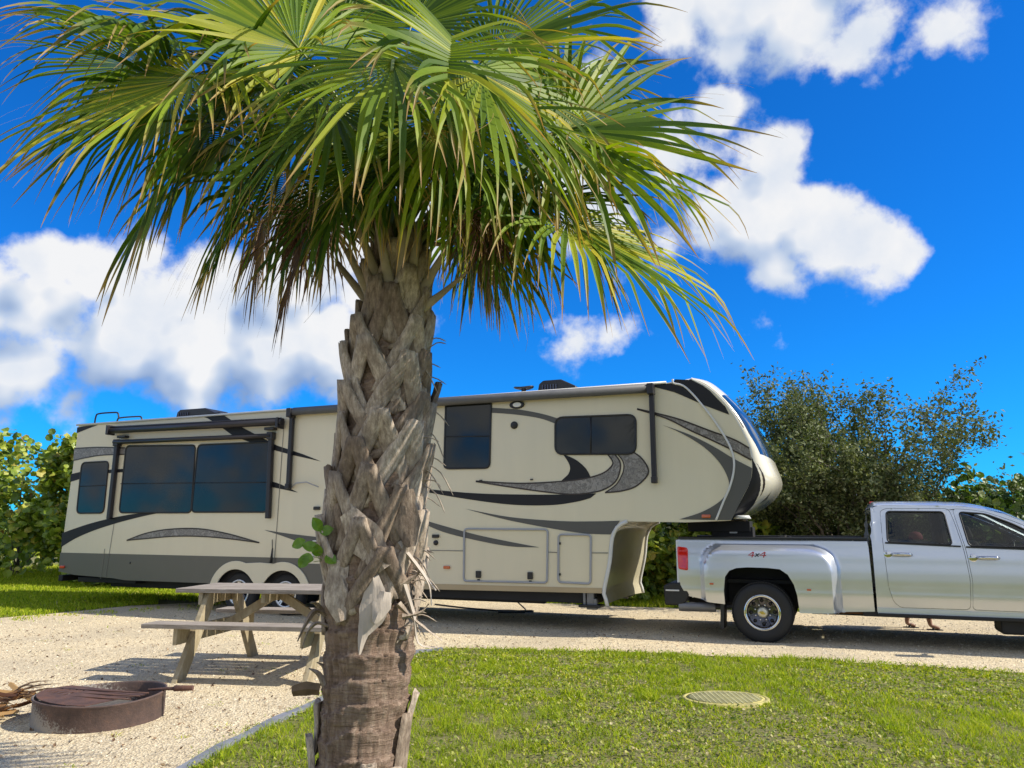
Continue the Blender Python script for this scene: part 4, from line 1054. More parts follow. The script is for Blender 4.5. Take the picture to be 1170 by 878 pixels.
    # torn strips hanging off the trunk: px path, width, depth offsets
    def flap(name, path, wd, m, dy=(-.24, -.26), label=None):
        P = [D(x, y, PY+dy[0]+(dy[1]-dy[0])*i/(len(path)-1)) for i, (x, y) in enumerate(path)]
        P = [Vector(p) for p in spline([tuple(p) for p in P], 4)]
        mb = MB(); A, B, C = [], [], []
        for i, p in enumerate(P):
            f = i/(len(P)-1); d = (P[min(i+1, len(P)-1)]-P[max(i-1, 0)]).normalized(); s_ = d.cross(Vector((0, 1, .2))).normalized()
            q = float(np.interp(f, np.linspace(0, 1, len(wd)), wd))
            q *= 1+.2*noise.noise(p*18)
            A.append(L(p-s_*q/2)); B.append(L(p+Vector((0, -.016, 0)))); C.append(L(p+s_*q/2))
        mb.grid([A, B, C]); return mb.build(name, m, t, solid=.006)
    pale = pmat('pale_husk', (.48, .41, .34), .8, var=.15, vs=25, bmp=.4, bs_=60, stretch=(1, 1, .2))
    flap('husk_flap', [(424, 646), (428, 672), (426, 700), (415, 725), (411, 748)], (.01, .10, .15, .05, .01), pale, (-.26, -.28))
    flap('husk_flap', [(440, 676), (436, 692), (428, 712)], (.06, .10, .02), pale, (-.27, -.30))
    flap('husk_flap', [(397, 585), (420, 620), (440, 650)], (.10, .20, .08), M['boot'], (-.27, -.27))
    flap('husk_flap', [(462, 560), (466, 600), (470, 625)], (.10, .13, .05), M['boot'], (-.22, -.25))
    flap('husk_flap', [(386, 560), (380, 600), (372, 640), (385, 680)], (.09, .08, .03), M['boot'], (-.15, -.19))
    flap('husk_flap', [(388, 640), (384, 680), (390, 710)], (.10, .13, .05), M['boot'], (-.23, -.25))
    flap('husk_strip', [(378, 705), (362, 697), (350, 712), (340, 733)], (.03, .03, .004), M['boot'], (-.08, -.16))
    flap('husk_strip', [(376, 716), (362, 712), (352, 722), (345, 742)], (.02, .02, .004), M['boot'], (-.10, -.12))
    flap('husk_strip', [(372, 704), (362, 690), (355, 688)], (.025, .02, .004), M['boot'], (-.05, -.2))
    flap('husk_flap', [(366, 788), (350, 787), (334, 790)], (.07, .075, .05), pmat('husk_brown', (.16, .105, .06), .8, var=.35, vs=18), (-.12, -.16))
    flap('husk_strip', [(372, 785), (364, 770), (353, 764)], (.04, .03, .004), M['boot'], (-.12, -.16))
    flap('husk_strip', [(374, 778), (370, 762), (362, 757)], (.04, .02, .004), M['boot'], (-.05, -.10))
    # fibres on the right of the trunk
    fib = pmat('fibre', (.40, .33, .26), .9, var=.3, vs=30)
    mb = MB()
    for k in range(46):
        y0 = random.choice([random.uniform(610, 720), random.uniform(380, 640)]); x0 = random.uniform(462, 474) if y0 > 600 else random.uniform(470, 490)
        L0 = random.uniform(10, 40); an = random.uniform(-.9, 1.1); dz = random.uniform(-.16, .05)
        p = [D(x0-4, y0, PY+dz), D(x0+L0*.5*math.cos(an), y0+L0*.5*math.sin(an), PY+dz), D(x0+L0*math.cos(an), y0+L0*math.sin(an)+L0*.4, PY+dz)]
        mb.tube(spline([tuple(L(q)) for q in p], 3), [.0035]*6+[.001], 4, cap=False)
    mb.build('fibre_tuft', fib, t)['kind'] = 'stuff'
    for path in ([(455, 620), (475, 645), (490, 668), (493, 692)], [(458, 625), (480, 650), (498, 675)], [(452, 640), (472, 700), (478, 735), (500, 740)], [(455, 690), (478, 712), (505, 732)], [(460, 705), (480, 700), (490, 690)], [(458, 668), (478, 655), (484, 640)]):
        flap('husk_strip', path, (.035, .014, .003), pale if path[0][1] < 641 else M['boot'], (-.2, -.12))

    # ---------------- fronds
    crown = [D(452, 330, PY), D(455, 290, PY)]
    def frond(hub, tip, R_, nup=None, droop=1.0, nseg=46, dead=0.0, twist=0.0, src=None, spread=2.55, split=.34, seed=0, hue=.5):
        R = R_*1.10; droop = droop*1.25
        rs = random.Random(seed+int(R*1000)+int(hub.x*977)); H = L(hub); T = L(tip)
        a = (T-H).normalized()
        up = Vector(nup) if nup else Vector((0, 0, 1))
        nrm = (up-a*up.dot(a)); nrm = nrm.normalized() if nrm.length > .05 else a.orthogonal().normalized()
        nrm = Matrix.Rotation(twist, 3, a)@nrm
        b = a.cross(nrm)
        V = []; Fc = []; along = []; rnd = []; MI = []
        K = 15; g = Vector((0, 0, -1))
        baserand = hue-.08+rs.uniform(-.16, .16)
        for i in range(nseg):
            f = (i+.5)/nseg; phi = (f*2-1)*spread; dphi = 2*spread/nseg
            d = (a*math.cos(phi)+b*math.sin(phi)); d = (d+nrm*(.22*abs(math.sin(phi/2))-.05)).normalized()
            Ls = R*(.72+.28*math.cos(phi*.55))*rs.uniform(.80, 1.08)
            if rs.random() < .08: Ls *= rs.uniform(.6, .85)
            p = H+a*(.05*math.cos(phi))
            stiff = rs.uniform(.55, 1.6)*droop; tw = rs.uniform(-1.1, 1.1); bend = rs.uniform(.42, .86); kink = rs.random() < .3; kst = rs.choice((.05, .15, .3, .5))*droop*.8
            r0 = min(1, max(0, baserand+rs.uniform(-.28, .28)+(.3 if rs.random() < .06 else 0)))
            nn = nrm.copy(); sw = rs.uniform(-1.0, 1.0)
            for s_ in range(K):
                q = s_/(K-1)
                if s_:
                    step = Ls/(K-1)
                    gg = stiff*(0 if q < .3 else (q-.3))*1.25/(K-1)
                    if q > bend and (kink or q-bend < .16): gg += kst*(1 if q-bend < .16 else .25)
                    d = (d+g*gg+b*sw*(.0 if q < .3 else .05*q)).normalized(); p = p+d*step
                wv = d.cross(nn); wv = wv.normalized() if wv.length > .05 else b
                nn2 = wv.cross(d).normalized()
                if q > split: wv = (Matrix.Rotation(tw*(q-split)*2.0, 3, d)@wv)
                hw = q*Ls*math.tan(dphi/2)*1.04 if q < split else split*Ls*math.tan(dphi/2)*1.04*(1-((q-split)/(1-split))**1.9)
                hw = max(hw, .0008 if q > .5 else .003)
                hw = min(hw*(1.0 if q < split else .9), .030)
                fold = nn2*(hw*.55)
                base_i = len(V)
                V += [tuple(p-wv*hw-fold*.0), tuple(p-fold), tuple(p+wv*hw)]
                along += [min(1, q+(.25*dead))]*3; rnd += [r0]*3
                if s_:
                    o_ = base_i-3
                    Fc += [(o_, o_+1, base_i+1, base_i), (o_+1, o_+2, base_i+2, base_i+1)]
        for _ in range(9):          # loose curling threads at the tips
            ph = rs.uniform(-spread, spread)*.8; dd = (a*math.cos(ph)+b*math.sin(ph)+nrm*.1).normalized(); p = H+dd*R*rs.uniform(.45, .8); Lt = rs.uniform(.15, .42); o0 = rs.uniform(-1, 1)
            for s_ in range(7):
                base_i = len(V); V += [tuple(p-b*.0011), tuple(p+nrm*.0004), tuple(p+b*.0011)]; along += [.93]*3; rnd += [.9]*3
                if s_: o_ = base_i-3; Fc += [(o_, o_+1, base_i+1, base_i), (o_+1, o_+2, base_i+2, base_i+1)]
                dd = (dd+g*.10+b*o0*.22).normalized(); p = p+dd*Lt/6
        fo = np_mesh('frond', V, Fc, M['dry_leaf'] if dead > .5 else M['palm_leaf'], t, {'along': along, 'rnd': rnd}, smooth=False)
        # petiole from the crown to the hub
        s0 = L(src) if src is not None else L(crown[1])+Vector((rs.uniform(-.06, .06), rs.uniform(-.06, .06), rs.uniform(-.22, .05)))
        mid = s0.lerp(H, .5)+Vector((0, 0, .22*(H-s0).length*.8))
        path = [s0, s0.lerp(mid, .55)+Vector((0, 0, .05)), mid, mid.lerp(H, .55)+Vector((0, 0, .02)), H, H+a*.16]
        P = spline([tuple(p) for p in path], 5); n_ = len(P)
        mb = MB(); mb.tube(P, [.026-.019*min(1, i/(n_-1)*1.0) for i in range(n_)], 7, flat=.6)
        mb.build('petiole', M['petiole'] if dead < .5 else M['petiole_old'], fo)
        return fo
    FR = [  # hub px, depth, tip px, depth, R, normal, droop, twist, hue (shade of the crown interior put in as darker leaf colour)
        ((222, 88), 3.95, (90, 135), 3.75, 1.12, (-.1, -.75, .75), .75, 0, .72),
        ((205, 60), 4.35, (60, 20), 4.6, 1.05, (0, -.5, .9), .9, .2, .5),
        ((160, 75), 4.9, (20, 110), 5.3, .95, (-.2, -.1, 1), 1.0, 0, .35),
        ((270, 150), 4.5, (165, 235), 4.7, 1.00, (-.5, -.1, .8), 1.3, -.2, .35),
        ((300, 190), 4.1, (235, 290), 4.0, .85, (-.6, -.5, .6), 1.4, .2, .3),
        ((335, 205), 4.9, (300, 300), 5.2, .85, (-.4, .5, .6), 1.5, 0, .25),
        ((345, 60), 3.9, (255, -40), 3.8, 1.0, (.2, -.8, .5), .9, .1, .55),
        ((390, 30), 4.8, (400, -120), 5.0, 1.1, (.3, -.5, .6), .9, 0, .4),
        ((470, 30), 4.5, (560, -110), 4.7, 1.1, (-.2, -.8, .3), .9, -.1, .55),
        ((385, 120), 3.7, (320, 180), 3.4, .85, (0, -.6, .9), 1.2, 0, .35),
        ((450, 70), 3.5, (440, 120), 3.1, 1.0, (0, -.4, 1), 1.2, .1, .55),
        ((548, 82), 3.6, (610, 190), 3.3, 1.05, (.3, -.5, 1), 1.15, -.1, .62),
        ((510, 130), 3.8, (520, 200), 3.5, .95, (0, -.7, .7), 1.3, .1, .62),
        ((570, 170), 4.2, (590, 260), 4.1, .85, (.5, -.4, .6), 1.4, 0, .45),
        ((615, 115), 4.7, (700, 40), 5.0, .95, (.3, -.4, .9), .9, .1, .4),
        ((640, 150), 4.15, (770, 115), 4.25, 1.16, (.35, -.85, .45), .72, -.05, .5),
        ((645, 255), 4.1, (745, 300), 4.05, 1.08, (.35, -.5, .8), 1.0, .1, .62),
        ((600, 230), 4.8, (700, 240), 5.2, .85, (.5, .2, .8), 1.4, 0, .35),
        ((540, 260), 4.9, (590, 320), 5.2, .80, (.4, .5, .7), 1.4, 0, .3),
        ((420, 150), 5.0, (350, 180), 5.6, .95, (-.2, .5, .9), 1.2, 0, .25),
        ((500, 120), 5.1, (540, 60), 5.7, .95, (.1, .4, 1), 1.1, 0, .3),
        ((440, 80), 5.1, (400, 0), 5.6, 1.0, (0, .2, 1), 1.0, 0, .35),
        ((330, 110), 4.9, (230, 90), 5.4, .95, (-.3, .1, 1), 1.1, 0, .3),
        ((310, 95), 4.4, (200, 160), 4.3, .95, (-.4, -.5, .8), 1.2, 0, .45),
        ((560, 60), 4.3, (660, 0), 4.3, 1.05, (.4, -.6, .8), .9, .1, .6),
        ((245, 140), 4.15, (150, 250), 3.95, 1.12, (-.5, -.4, .7), 1.2, .1, .42),
        ((200, 105), 4.5, (90, 190), 4.6, 1.05, (-.4, -.2, .9), 1.2, 0, .35),
        ((520, 190), 4.5, (545, 280), 4.6, .85, (.2, -.3, .8), 1.4, 0, .25),
        ((615, 200), 4.4, (690, 290), 4.4, .95, (.5, -.3, .7), 1.3, 0, .4),
        ((665, 185), 4.5, (780, 215), 4.6, 1.0, (.4, -.3, .9), 1.1, 0, .45),
        ((350, 130), 4.2, (290, 220), 4.1, .95, (-.3, -.4, .8), 1.4, .1, .28),
        ((290, 60), 4.7, (190, 40), 5.0, 1.0, (-.2, -.1, 1), 1.0, 0, .3),
        ((562, 222), 4.2, (578, 320), 4.2, .74, (.5, -.4, .4), 1.3, 0, .4),
        ((545, 240), 4.6, (560, 330), 4.7, .70, (.4, .3, .4), 1.4, 0, .15),
        ((425, 180), 3.9, (395, 250), 3.8, .62, (-.2, -.6, .6), 1.3, 0, .35),
        ((505, 185), 3.95, (530, 265), 3.85, .66, (.2, -.6, .6), 1.3, 0, .3),
        ((465, 150), 4.05, (455, 230), 3.95, .66, (0, -.6, .6), 1.3, .1, .22),
        ((390, 210), 4.0, (350, 290), 3.8, .72, (-.4, -.6, .5), 1.4, 0, .3),
    ]
    for i, (h, hd, tp, td, R, nn, dr, tw, hue) in enumerate(FR):
        frond(D(*h, hd), D(*tp, td), R, nn, dr, 46, 0, tw, None, (1.85, 2.3, 2.05, 2.45)[i % 4], .40, i, hue)
    for i, (h, hd, tp, td, R, nn) in enumerate([((355, 265), 4.25, (325, 335), 4.3, .62, (-.7, -.3, .4)), ((380, 250), 4.7, (335, 325), 4.9, .58, (-.5, .4, .4)), ((548, 285), 4.3, (565, 340), 4.35, .42, (.6, -.3, .4)), ((300, 255), 4.6, (285, 330), 4.7, .55, (-.5, -.2, .6))]):
        frond(D(*h, hd), D(*tp, td), R, nn, 2.0, 34, 1.0, 0, None, 2.0, .3, 50+i, .5)
    # old petioles rising from the trunk top, pale and broad at the foot
    random.seed(5)
    for x0, y0, x1, y1, w0, w1, dz in ((440, 345, 405, 250, .085, .03, -.10), (455, 350, 462, 260, .085, .03, -.14), (475, 345, 510, 285, .085, .03, -.08), (430, 350, 395, 285, .085, .03, -.05), (466, 345, 480, 250, .085, .03, -.12),
                                      (448, 345, 430, 250, .085, .028, -.16), (482, 352, 535, 310, .07, .012, -.08), (425, 350, 385, 300, .07, .03, .05), (470, 340, 500, 240, .075, .026, .05), (450, 340, 447, 240, .075, .026, .08)):
        P = spline([tuple(L(D(x0, y0, PY+dz))), tuple(L(D((x0*.6+x1*.4), (y0+y1)/2+6, PY+dz*1.2))), tuple(L(D(x1, y1, PY+dz*1.6)))], 6); n_ = len(P)
        mb = MB(); mb.tube(P, [w0/2+(w1-w0)/2*i/(n_-1) for i in range(n_)], 8, flat=.45, up=(0, 1, 0)); mb.build('old_petiole', M['petiole_old'], t)
    # dry fruit stalks
    for cx, cy, dy in ((352, 268, 4.2), (345, 285, 4.6), (562, 290, 4.2), (548, 268, 4.0)):
        mb = MB(); s0 = L(crown[1]); c0 = L(D(cx, cy-18, dy)); mb.tube(spline([tuple(s0), tuple(s0.lerp(c0, .5)+Vector((0, 0, .12))), tuple(c0)], 6), .008, 5)
        for k in range(110):
            st = c0+Vector((random.gauss(0, .05), random.gauss(0, .05), random.gauss(0, .04))); d = Vector((random.gauss(0, .09), random.gauss(0, .09), -random.uniform(.05, .28)))
            mb.tube([st, st+d*.5+Vector((0, 0, .02)), st+d], [.0035, .003, .0015], 3, cap=False)
        mb.build('fruit_stalk', pmat('fruit_stalk', (.16, .075, .045), .9, var=.4, vs=30), t)
    return t, at, rad
PALM, p_at, p_rad = make_palm()
def seedling():
    b = D(371, 640, 4.12); t = thing('seedling', 'small bright green seedling sprouting from the left side of the palm trunk', 'plant', b)
    mb = MB(); tips = [(-.03, -.02, .04), (-.10, -.02, .10), (-.08, -.04, .02), (-.02, -.03, .15), (-.06, 0, -.01), (.015, -.04, .02)]
    for q in tips: mb.tube(spline([(0, .03, -.02), (q[0]*.4, q[1]*.5, q[2]*.6), q], 4), [.003]*4+[.002]*4+[.001], 5)
    mb.build('stem', M['petiole'], t)
    V = []; Fc = []
    for k, (q, d, Ls) in enumerate([((-.10, -.02, .10), (-.8, -.1, -.3), .09), ((-.03, -.02, .06), (-.7, -.3, .2), .10), ((-.02, -.03, .15), (-.2, -.4, .5), .10), ((-.02, -.03, .14), (.7, -.2, .3), .08), ((-.08, -.04, .02), (-.5, -.3, -.7), .08), ((.015, -.04, .02), (.5, -.4, -.2), .09), ((-.04, 0, .02), (.1, -.5, .6), .08), ((-.05, -.04, .0), (-.9, -.3, .3), .08)]):
        q = Vector(q); d = Vector(d).normalized(); s_ = d.cross(Vector((.2, -1, .4))).normalized(); n = s_.cross(d)
        b_ = len(V)
        for i in range(7):
            f = i/6; w_ = .030*math.sin(PI*min(1, f*.95+.02))**.8; c = q+d*Ls*.85*f-n*(.02*f*f)
            V += [tuple(c-s_*w_+n*.006), tuple(c), tuple(c+s_*w_+n*.006)]
            if i: o = b_+(i-1)*3; Fc += [(o, o+1, o+4, o+3), (o+1, o+2, o+5, o+4)]
    np_mesh('leaves', V, Fc, leaf_mat('seedling_leaf', [(0, (.12, .24, .02)), (1, (.2, .34, .04))], .35, .35), t, {'rnd': RNG.random(len(V))})
seedling()

# ------------------------------------------------------------------ picnic table
def make_table():
    o0 = G(195, 780); yaw = math.radians(-8.6)
    t = thing('picnic_table', 'weathered wooden picnic table with two attached benches on the gravel pad left of the palm', 'picnic table', (o0[0], o0[1], 0), yaw)
    # local: x along, y away from camera; foot of the near left leg at the origin
    Wd, Ht, Hb = 1.62, .91, .585
    ym = Wd/2
    def board(mb, x0, x1, y0, y1, z, th):
        mb.box(((x0+x1)/2, (y0+y1)/2, z-th/2), (x1-x0, y1-y0, th))
    mb = MB(); k = 5; w_ = .165; g = .010; tot = k*w_+(k-1)*g
    for i in range(k):
        y0 = ym-tot/2+i*(w_+g); board(mb, -.26+.004*(i % 2), 1.76-.005*(i % 3), y0, y0+w_, Ht, .045)
    mb.build('tabletop', M['wood_grey'], t, bevel=.004)
    for s in (0, 1):
        mb = MB(); y0 = -.075 if s == 0 else Wd+.075-.29
        board(mb, -.34, 1.84, y0, y0+.29, Hb, .045); mb.build('bench', M['wood_grey'], t, bevel=.004)
    for x in (.05, 1.45):
        for s in (0, 1):
            a = (x+.022, -.0 if s == 0 else Wd, 0); b = (x+.022, ym-.26 if s == 0 else ym+.26, Ht-.045)
            mb = MB(); mb.beam(a, b, .045, .135, (1, 0, 0)) if False else None
            d = Vector(b)-Vector(a); y_ = .18
            pts = [(a[1]-y_/2, 0), (a[1]+y_/2, 0), (b[1]+y_/2, b[2]), (b[1]-y_/2, b[2])]
            mb.prism(pts, lambda p, q, o: (o, p, q), x, x+.058); mb.build('leg', M['wood_tan'], t, bevel=.004)
        mb = MB(); mb.box((x-.024, ym, Hb-.045-.085), (.046, Wd+.06, .165)); mb.build('cross_beam', M['wood_tan'], t, bevel=.004)
        mb = MB(); mb.box((x-.024, ym, Ht-.045-.065), (.046, tot-.06, .13)); mb.build('top_beam', M['wood_tan'], t, bevel=.004)
    mb = MB(); mb.box((.75, ym, Ht-.045-.05), (.046, tot-.1, .10)); mb.build('top_beam', M['wood_tan'], t, bevel=.004)
    for x0, x1 in ((.06, .73), (1.44, .77)):
        mb = MB(); mb.beam((x0, ym, Hb-.15), (x1, ym, Ht-.08), .095, .045, (0, 1, 0)); mb.build('brace', M['wood_tan'], t, bevel=.004)
    # bolt heads
    mb = MB()
    for x in (.05, 1.45):
        for y, z in ((.10, Hb-.10), (.16, Hb-.17), (Wd-.10, Hb-.10), (Wd-.16, Hb-.17)): mb.lathe([(0, -.01), (.012, -.008), (.013, 0)], (x-.049, y, z), (1, 0, 0), 8)
    mb.build('bolts', M['steel_rough'], t)
make_table()

# ------------------------------------------------------------------ fire ring
FRC = (-3.46, 6.78)
def fire_ring():
    t = thing('fire_ring', 'low rusty steel fire ring with a rusted grate lying across it, on the gravel pad', 'fire ring', (FRC[0], FRC[1], 0), math.radians(-8))
    R, H = .495, .215
    mb = MB(); rows = []
    for r, z in ((R-.012, 0), (R-.012, H-.012), (R-.002, H), (R+.010, H-.002), (R+.010, H-.012), (R+.001, H-.02), (R, 0)):
        rows.append([((r+.006*math.sin(3*a))*math.cos(a), (r+.004*math.sin(2*a+1))*math.sin(a), z+(.012*math.sin(a*2) if z > .1 else -.02)) for a in np.linspace(0, 2*PI, 73)])
    mb.grid(rows)
    rm, nt, b, out = new_mat('rusty_ring')
    n = noise_node(nt, 9, 6, .7); g = noise_node(nt, 60, 4, .7); p = noise_node(nt, 2.2, 4, .6)
    c = ramp(nt, n.outputs[0], [(.3, (.055, .038, .034)), (.55, (.10, .064, .054)), (.75, (.16, .09, .062))]).outputs[0]
    # ash and sand caked on the lower left of the shell
    tc = nt.nodes.new('ShaderNodeTexCoord'); sp = nt.nodes.new('ShaderNodeSeparateXYZ'); nt.links.new(tc.outputs['Object'], sp.inputs[0])
    mx = nt.nodes.new('ShaderNodeMath'); mx.operation = 'MULTIPLY_ADD'; nt.links.new(sp.outputs['X'], mx.inputs[0]); mx.inputs[1].default_value = -1.0; mx.inputs[2].default_value = .03
    m2 = nt.nodes.new('ShaderNodeMath'); m2.operation = 'MULTIPLY_ADD'; nt.links.new(sp.outputs['Z'], m2.inputs[0]); m2.inputs[1].default_value = -2.2; nt.links.new(mx.outputs[0], m2.inputs[2])
    m3 = nt.nodes.new('ShaderNodeMath'); m3.operation = 'ADD'; nt.links.new(m2.outputs[0], m3.inputs[0]); nt.links.new(g.outputs[0], m3.inputs[1])
    c = mixc(nt, ramp(nt, m3.outputs[0], [(.36, (0, 0, 0)), (.5, (.85,)*3)]).outputs[0], c, (.30, .28, .25))
    nt.links.new(c, b.inputs['Base Color']); b.inputs['Roughness'].default_value = .8; bump(nt, b, g.outputs[0], .6, .006)
    mb.build('steel_ring', rm, t)
    # grate: slotted plate tilted across the ring
    mb = MB(); al = []
    def pl(x, y): return (x, y, H+.004-.02*x-.06*max(0, y+.1)-.012*math.sin(x*4))
    outl = [((R-.02)*math.cos(a), (R-.03)*math.sin(a)) for a in np.linspace(PI*.86, PI*1.62, 24)]+[(.34, .10), (.30, .20), (-.1, .16)]
    holes = []
    for k in range(4): holes.append([(-.40+.065*k, -.15-.02*k), (-.375+.065*k, -.15-.02*k), (-.375+.065*k+.02, .03), (-.40+.065*k+.02, .03)])
    skin(mb, outl, pl, holes, step=.08, sm=False); mb.build('grate', M['rust'], t, solid=.006)
    mb = MB()
    for y in (-.22, -.10, .02): mb.tube([(-.40, y, H+.014), (.40, y+.03, H-.004)], .006, 6)
    mb.build('grate_bars', M['rust'], t)
    mb = MB(); mb.tube([(.36, .10, H+.01), (.52, .12, H+.02), (.60, .13, H+.022)], [.010, .014, .018], 8); mb.tube([(.58, .13, H+.022), (.74, .15, H+.026)], [.026, .022], 10); mb.build('grate_handle', M['rust'], t, bevel=.004)
    # ash bed
    mb = MB(); rows = [[(r*math.cos(a), r*math.sin(a), .05+.03*noise.noise(Vector((r*5*math.cos(a), r*5*math.sin(a), 0)))) for a in np.linspace(0, 2*PI, 33)] for r in (.001, .15, .3, .482)]
    mb.grid(rows); mb.build('ash_bed', pmat('ash', (.10, .09, .085), .95, var=.4, vs=14, bmp=.5), t)
fire_ring()
def dry_pile():
    c = Vector((*G(12, 822), 0)); c.x -= .08
    t = thing('dry_frond_pile', 'heap of orange brown dried palm husks leaning on the left of the fire ring', 'palm debris', c)
    rs = random.Random(4)
    for k in range(18):
        mb = MB(); a = rs.uniform(-.5, .55) + (PI if rs.random() < .3 else 0); p = Vector((rs.uniform(-.25, .10), rs.uniform(-.22, .22), rs.uniform(.03, .20))); Lk = rs.uniform(.22, .48)
        d = Vector((math.cos(a), math.sin(a), rs.uniform(-.15, .28))).normalized(); s_ = Vector((-d.y, d.x, rs.uniform(-.3, .3))).normalized(); n = d.cross(s_)
        w_ = rs.uniform(.03, .09); A, B, C = [], [], []
        for i in range(8):
            f = i/7-.5; q = p+d*Lk*f+n*(.06*f*f*rs.choice((1, 1))); ww = w_*(1-.7*abs(f)**1.5)*(1+.2*noise.noise(q*20))
            A.append(q-s_*ww/2); B.append(q+n*.02); C.append(q+s_*ww/2)
        mb.grid([A, B, C]); n_ = len(mb.v); mb.build('husk', M['dry_orange'], t, solid=.004, attr=('rnd', [rs.random()]*n_))
    mb = MB()
    for k in range(16):
        a = rs.uniform(-.6, .6); p = Vector((rs.uniform(-.2, .1), rs.uniform(-.2, .2), rs.uniform(.1, .23))); Lk = rs.uniform(.25, .55)
        d = Vector((math.cos(a), math.sin(a), rs.uniform(-.1, .35))).normalized()
        mb.tube(spline([tuple(p), tuple(p+d*Lk*.5+Vector((0, 0, .03))), tuple(p+d*Lk)], 3), [.006]*4+[.005, .003, .001], 4)
    o = mb.build('dry_leaflets', M['dry_leaf'], t, attr=('rnd', [rs.random() for _ in mb.v])); o['kind'] = 'stuff'
dry_pile()

# ------------------------------------------------------------------ round utility cover in the lawn
def cover():
    c = G(829, 801); t = thing('utility_cover', 'round pale yellow utility cover with a ribbed pattern sunk in the lawn', 'manhole cover', (*c, -.012)); t.scale = (.94, .72, 1)
    m = pmat('cover_paint', (.50, .44, .15), .8, var=.15, vs=10, bmp=.3, dirt=(.20, .17, .09), ds=7)
    mb = MB(); mb.lathe([(.43, 0), (.425, .040), (.39, .044), (.385, .038)], (0, 0, 0), (0, 0, 1), 48); mb.build('rim', m, t)
    mb = MB(); mb.lathe([(.383, .0), (.383, .040), (.0, .043)], (0, 0, 0), (0, 0, 1), 48)
    p = mb.build('lid', m, t)
    mb = MB()
    for i in range(-7, 8):
        x = i*.05; L_ = math.sqrt(max(0, .35**2-x*x))
        if L_ > .03: mb.box((x, 0, .0435), (.012, 2*L_, .008)); mb.box((0, x, .044), (2*L_, .012, .008))
    mb.build('ribs', pmat('cover_rib', (.40, .38, .20), .8, var=.2, vs=10), p)
cover()

# ------------------------------------------------------------------ levelling jack pad + cable by the trailer
def cable():
    P = [G(x, y) for x, y in ((497, 692), (530, 696), (565, 699), (592, 701))]
    t = thing('power_cable', 'black cable lying on the gravel in front of the trailer skirt', 'cable', (*P[0], 0))
    q = [(x-P[0][0], y-P[0][1], .022) for x, y in P]
    mb = MB(); mb.tube(spline(q, 6), .016, 6)
    e = q[-1]; mb.tube(spline([e, (e[0]+.15, e[1]+.3, .02), (e[0]-.05, e[1]+.6, .2), (e[0]-.18, e[1]+.7, .5)], 6), .014, 6); mb.tube(spline([q[2], (q[2][0]+.3, q[2][1]-.1, .03), (q[3][0]+.22, q[3][1]-.02, .03), (q[3][0]+.26, q[3][1]+.16, .03), (q[3][0], q[3][1]+.1, .035)], 5), .014, 6)
    mb.build('cord', M['black'], t)
    mb = MB(); mb.box((e[0]-.12, e[1]+.06, .02), (.5, .22, .03)); mb.build('pad', M['rubber'], t, bevel=.008)
cable()

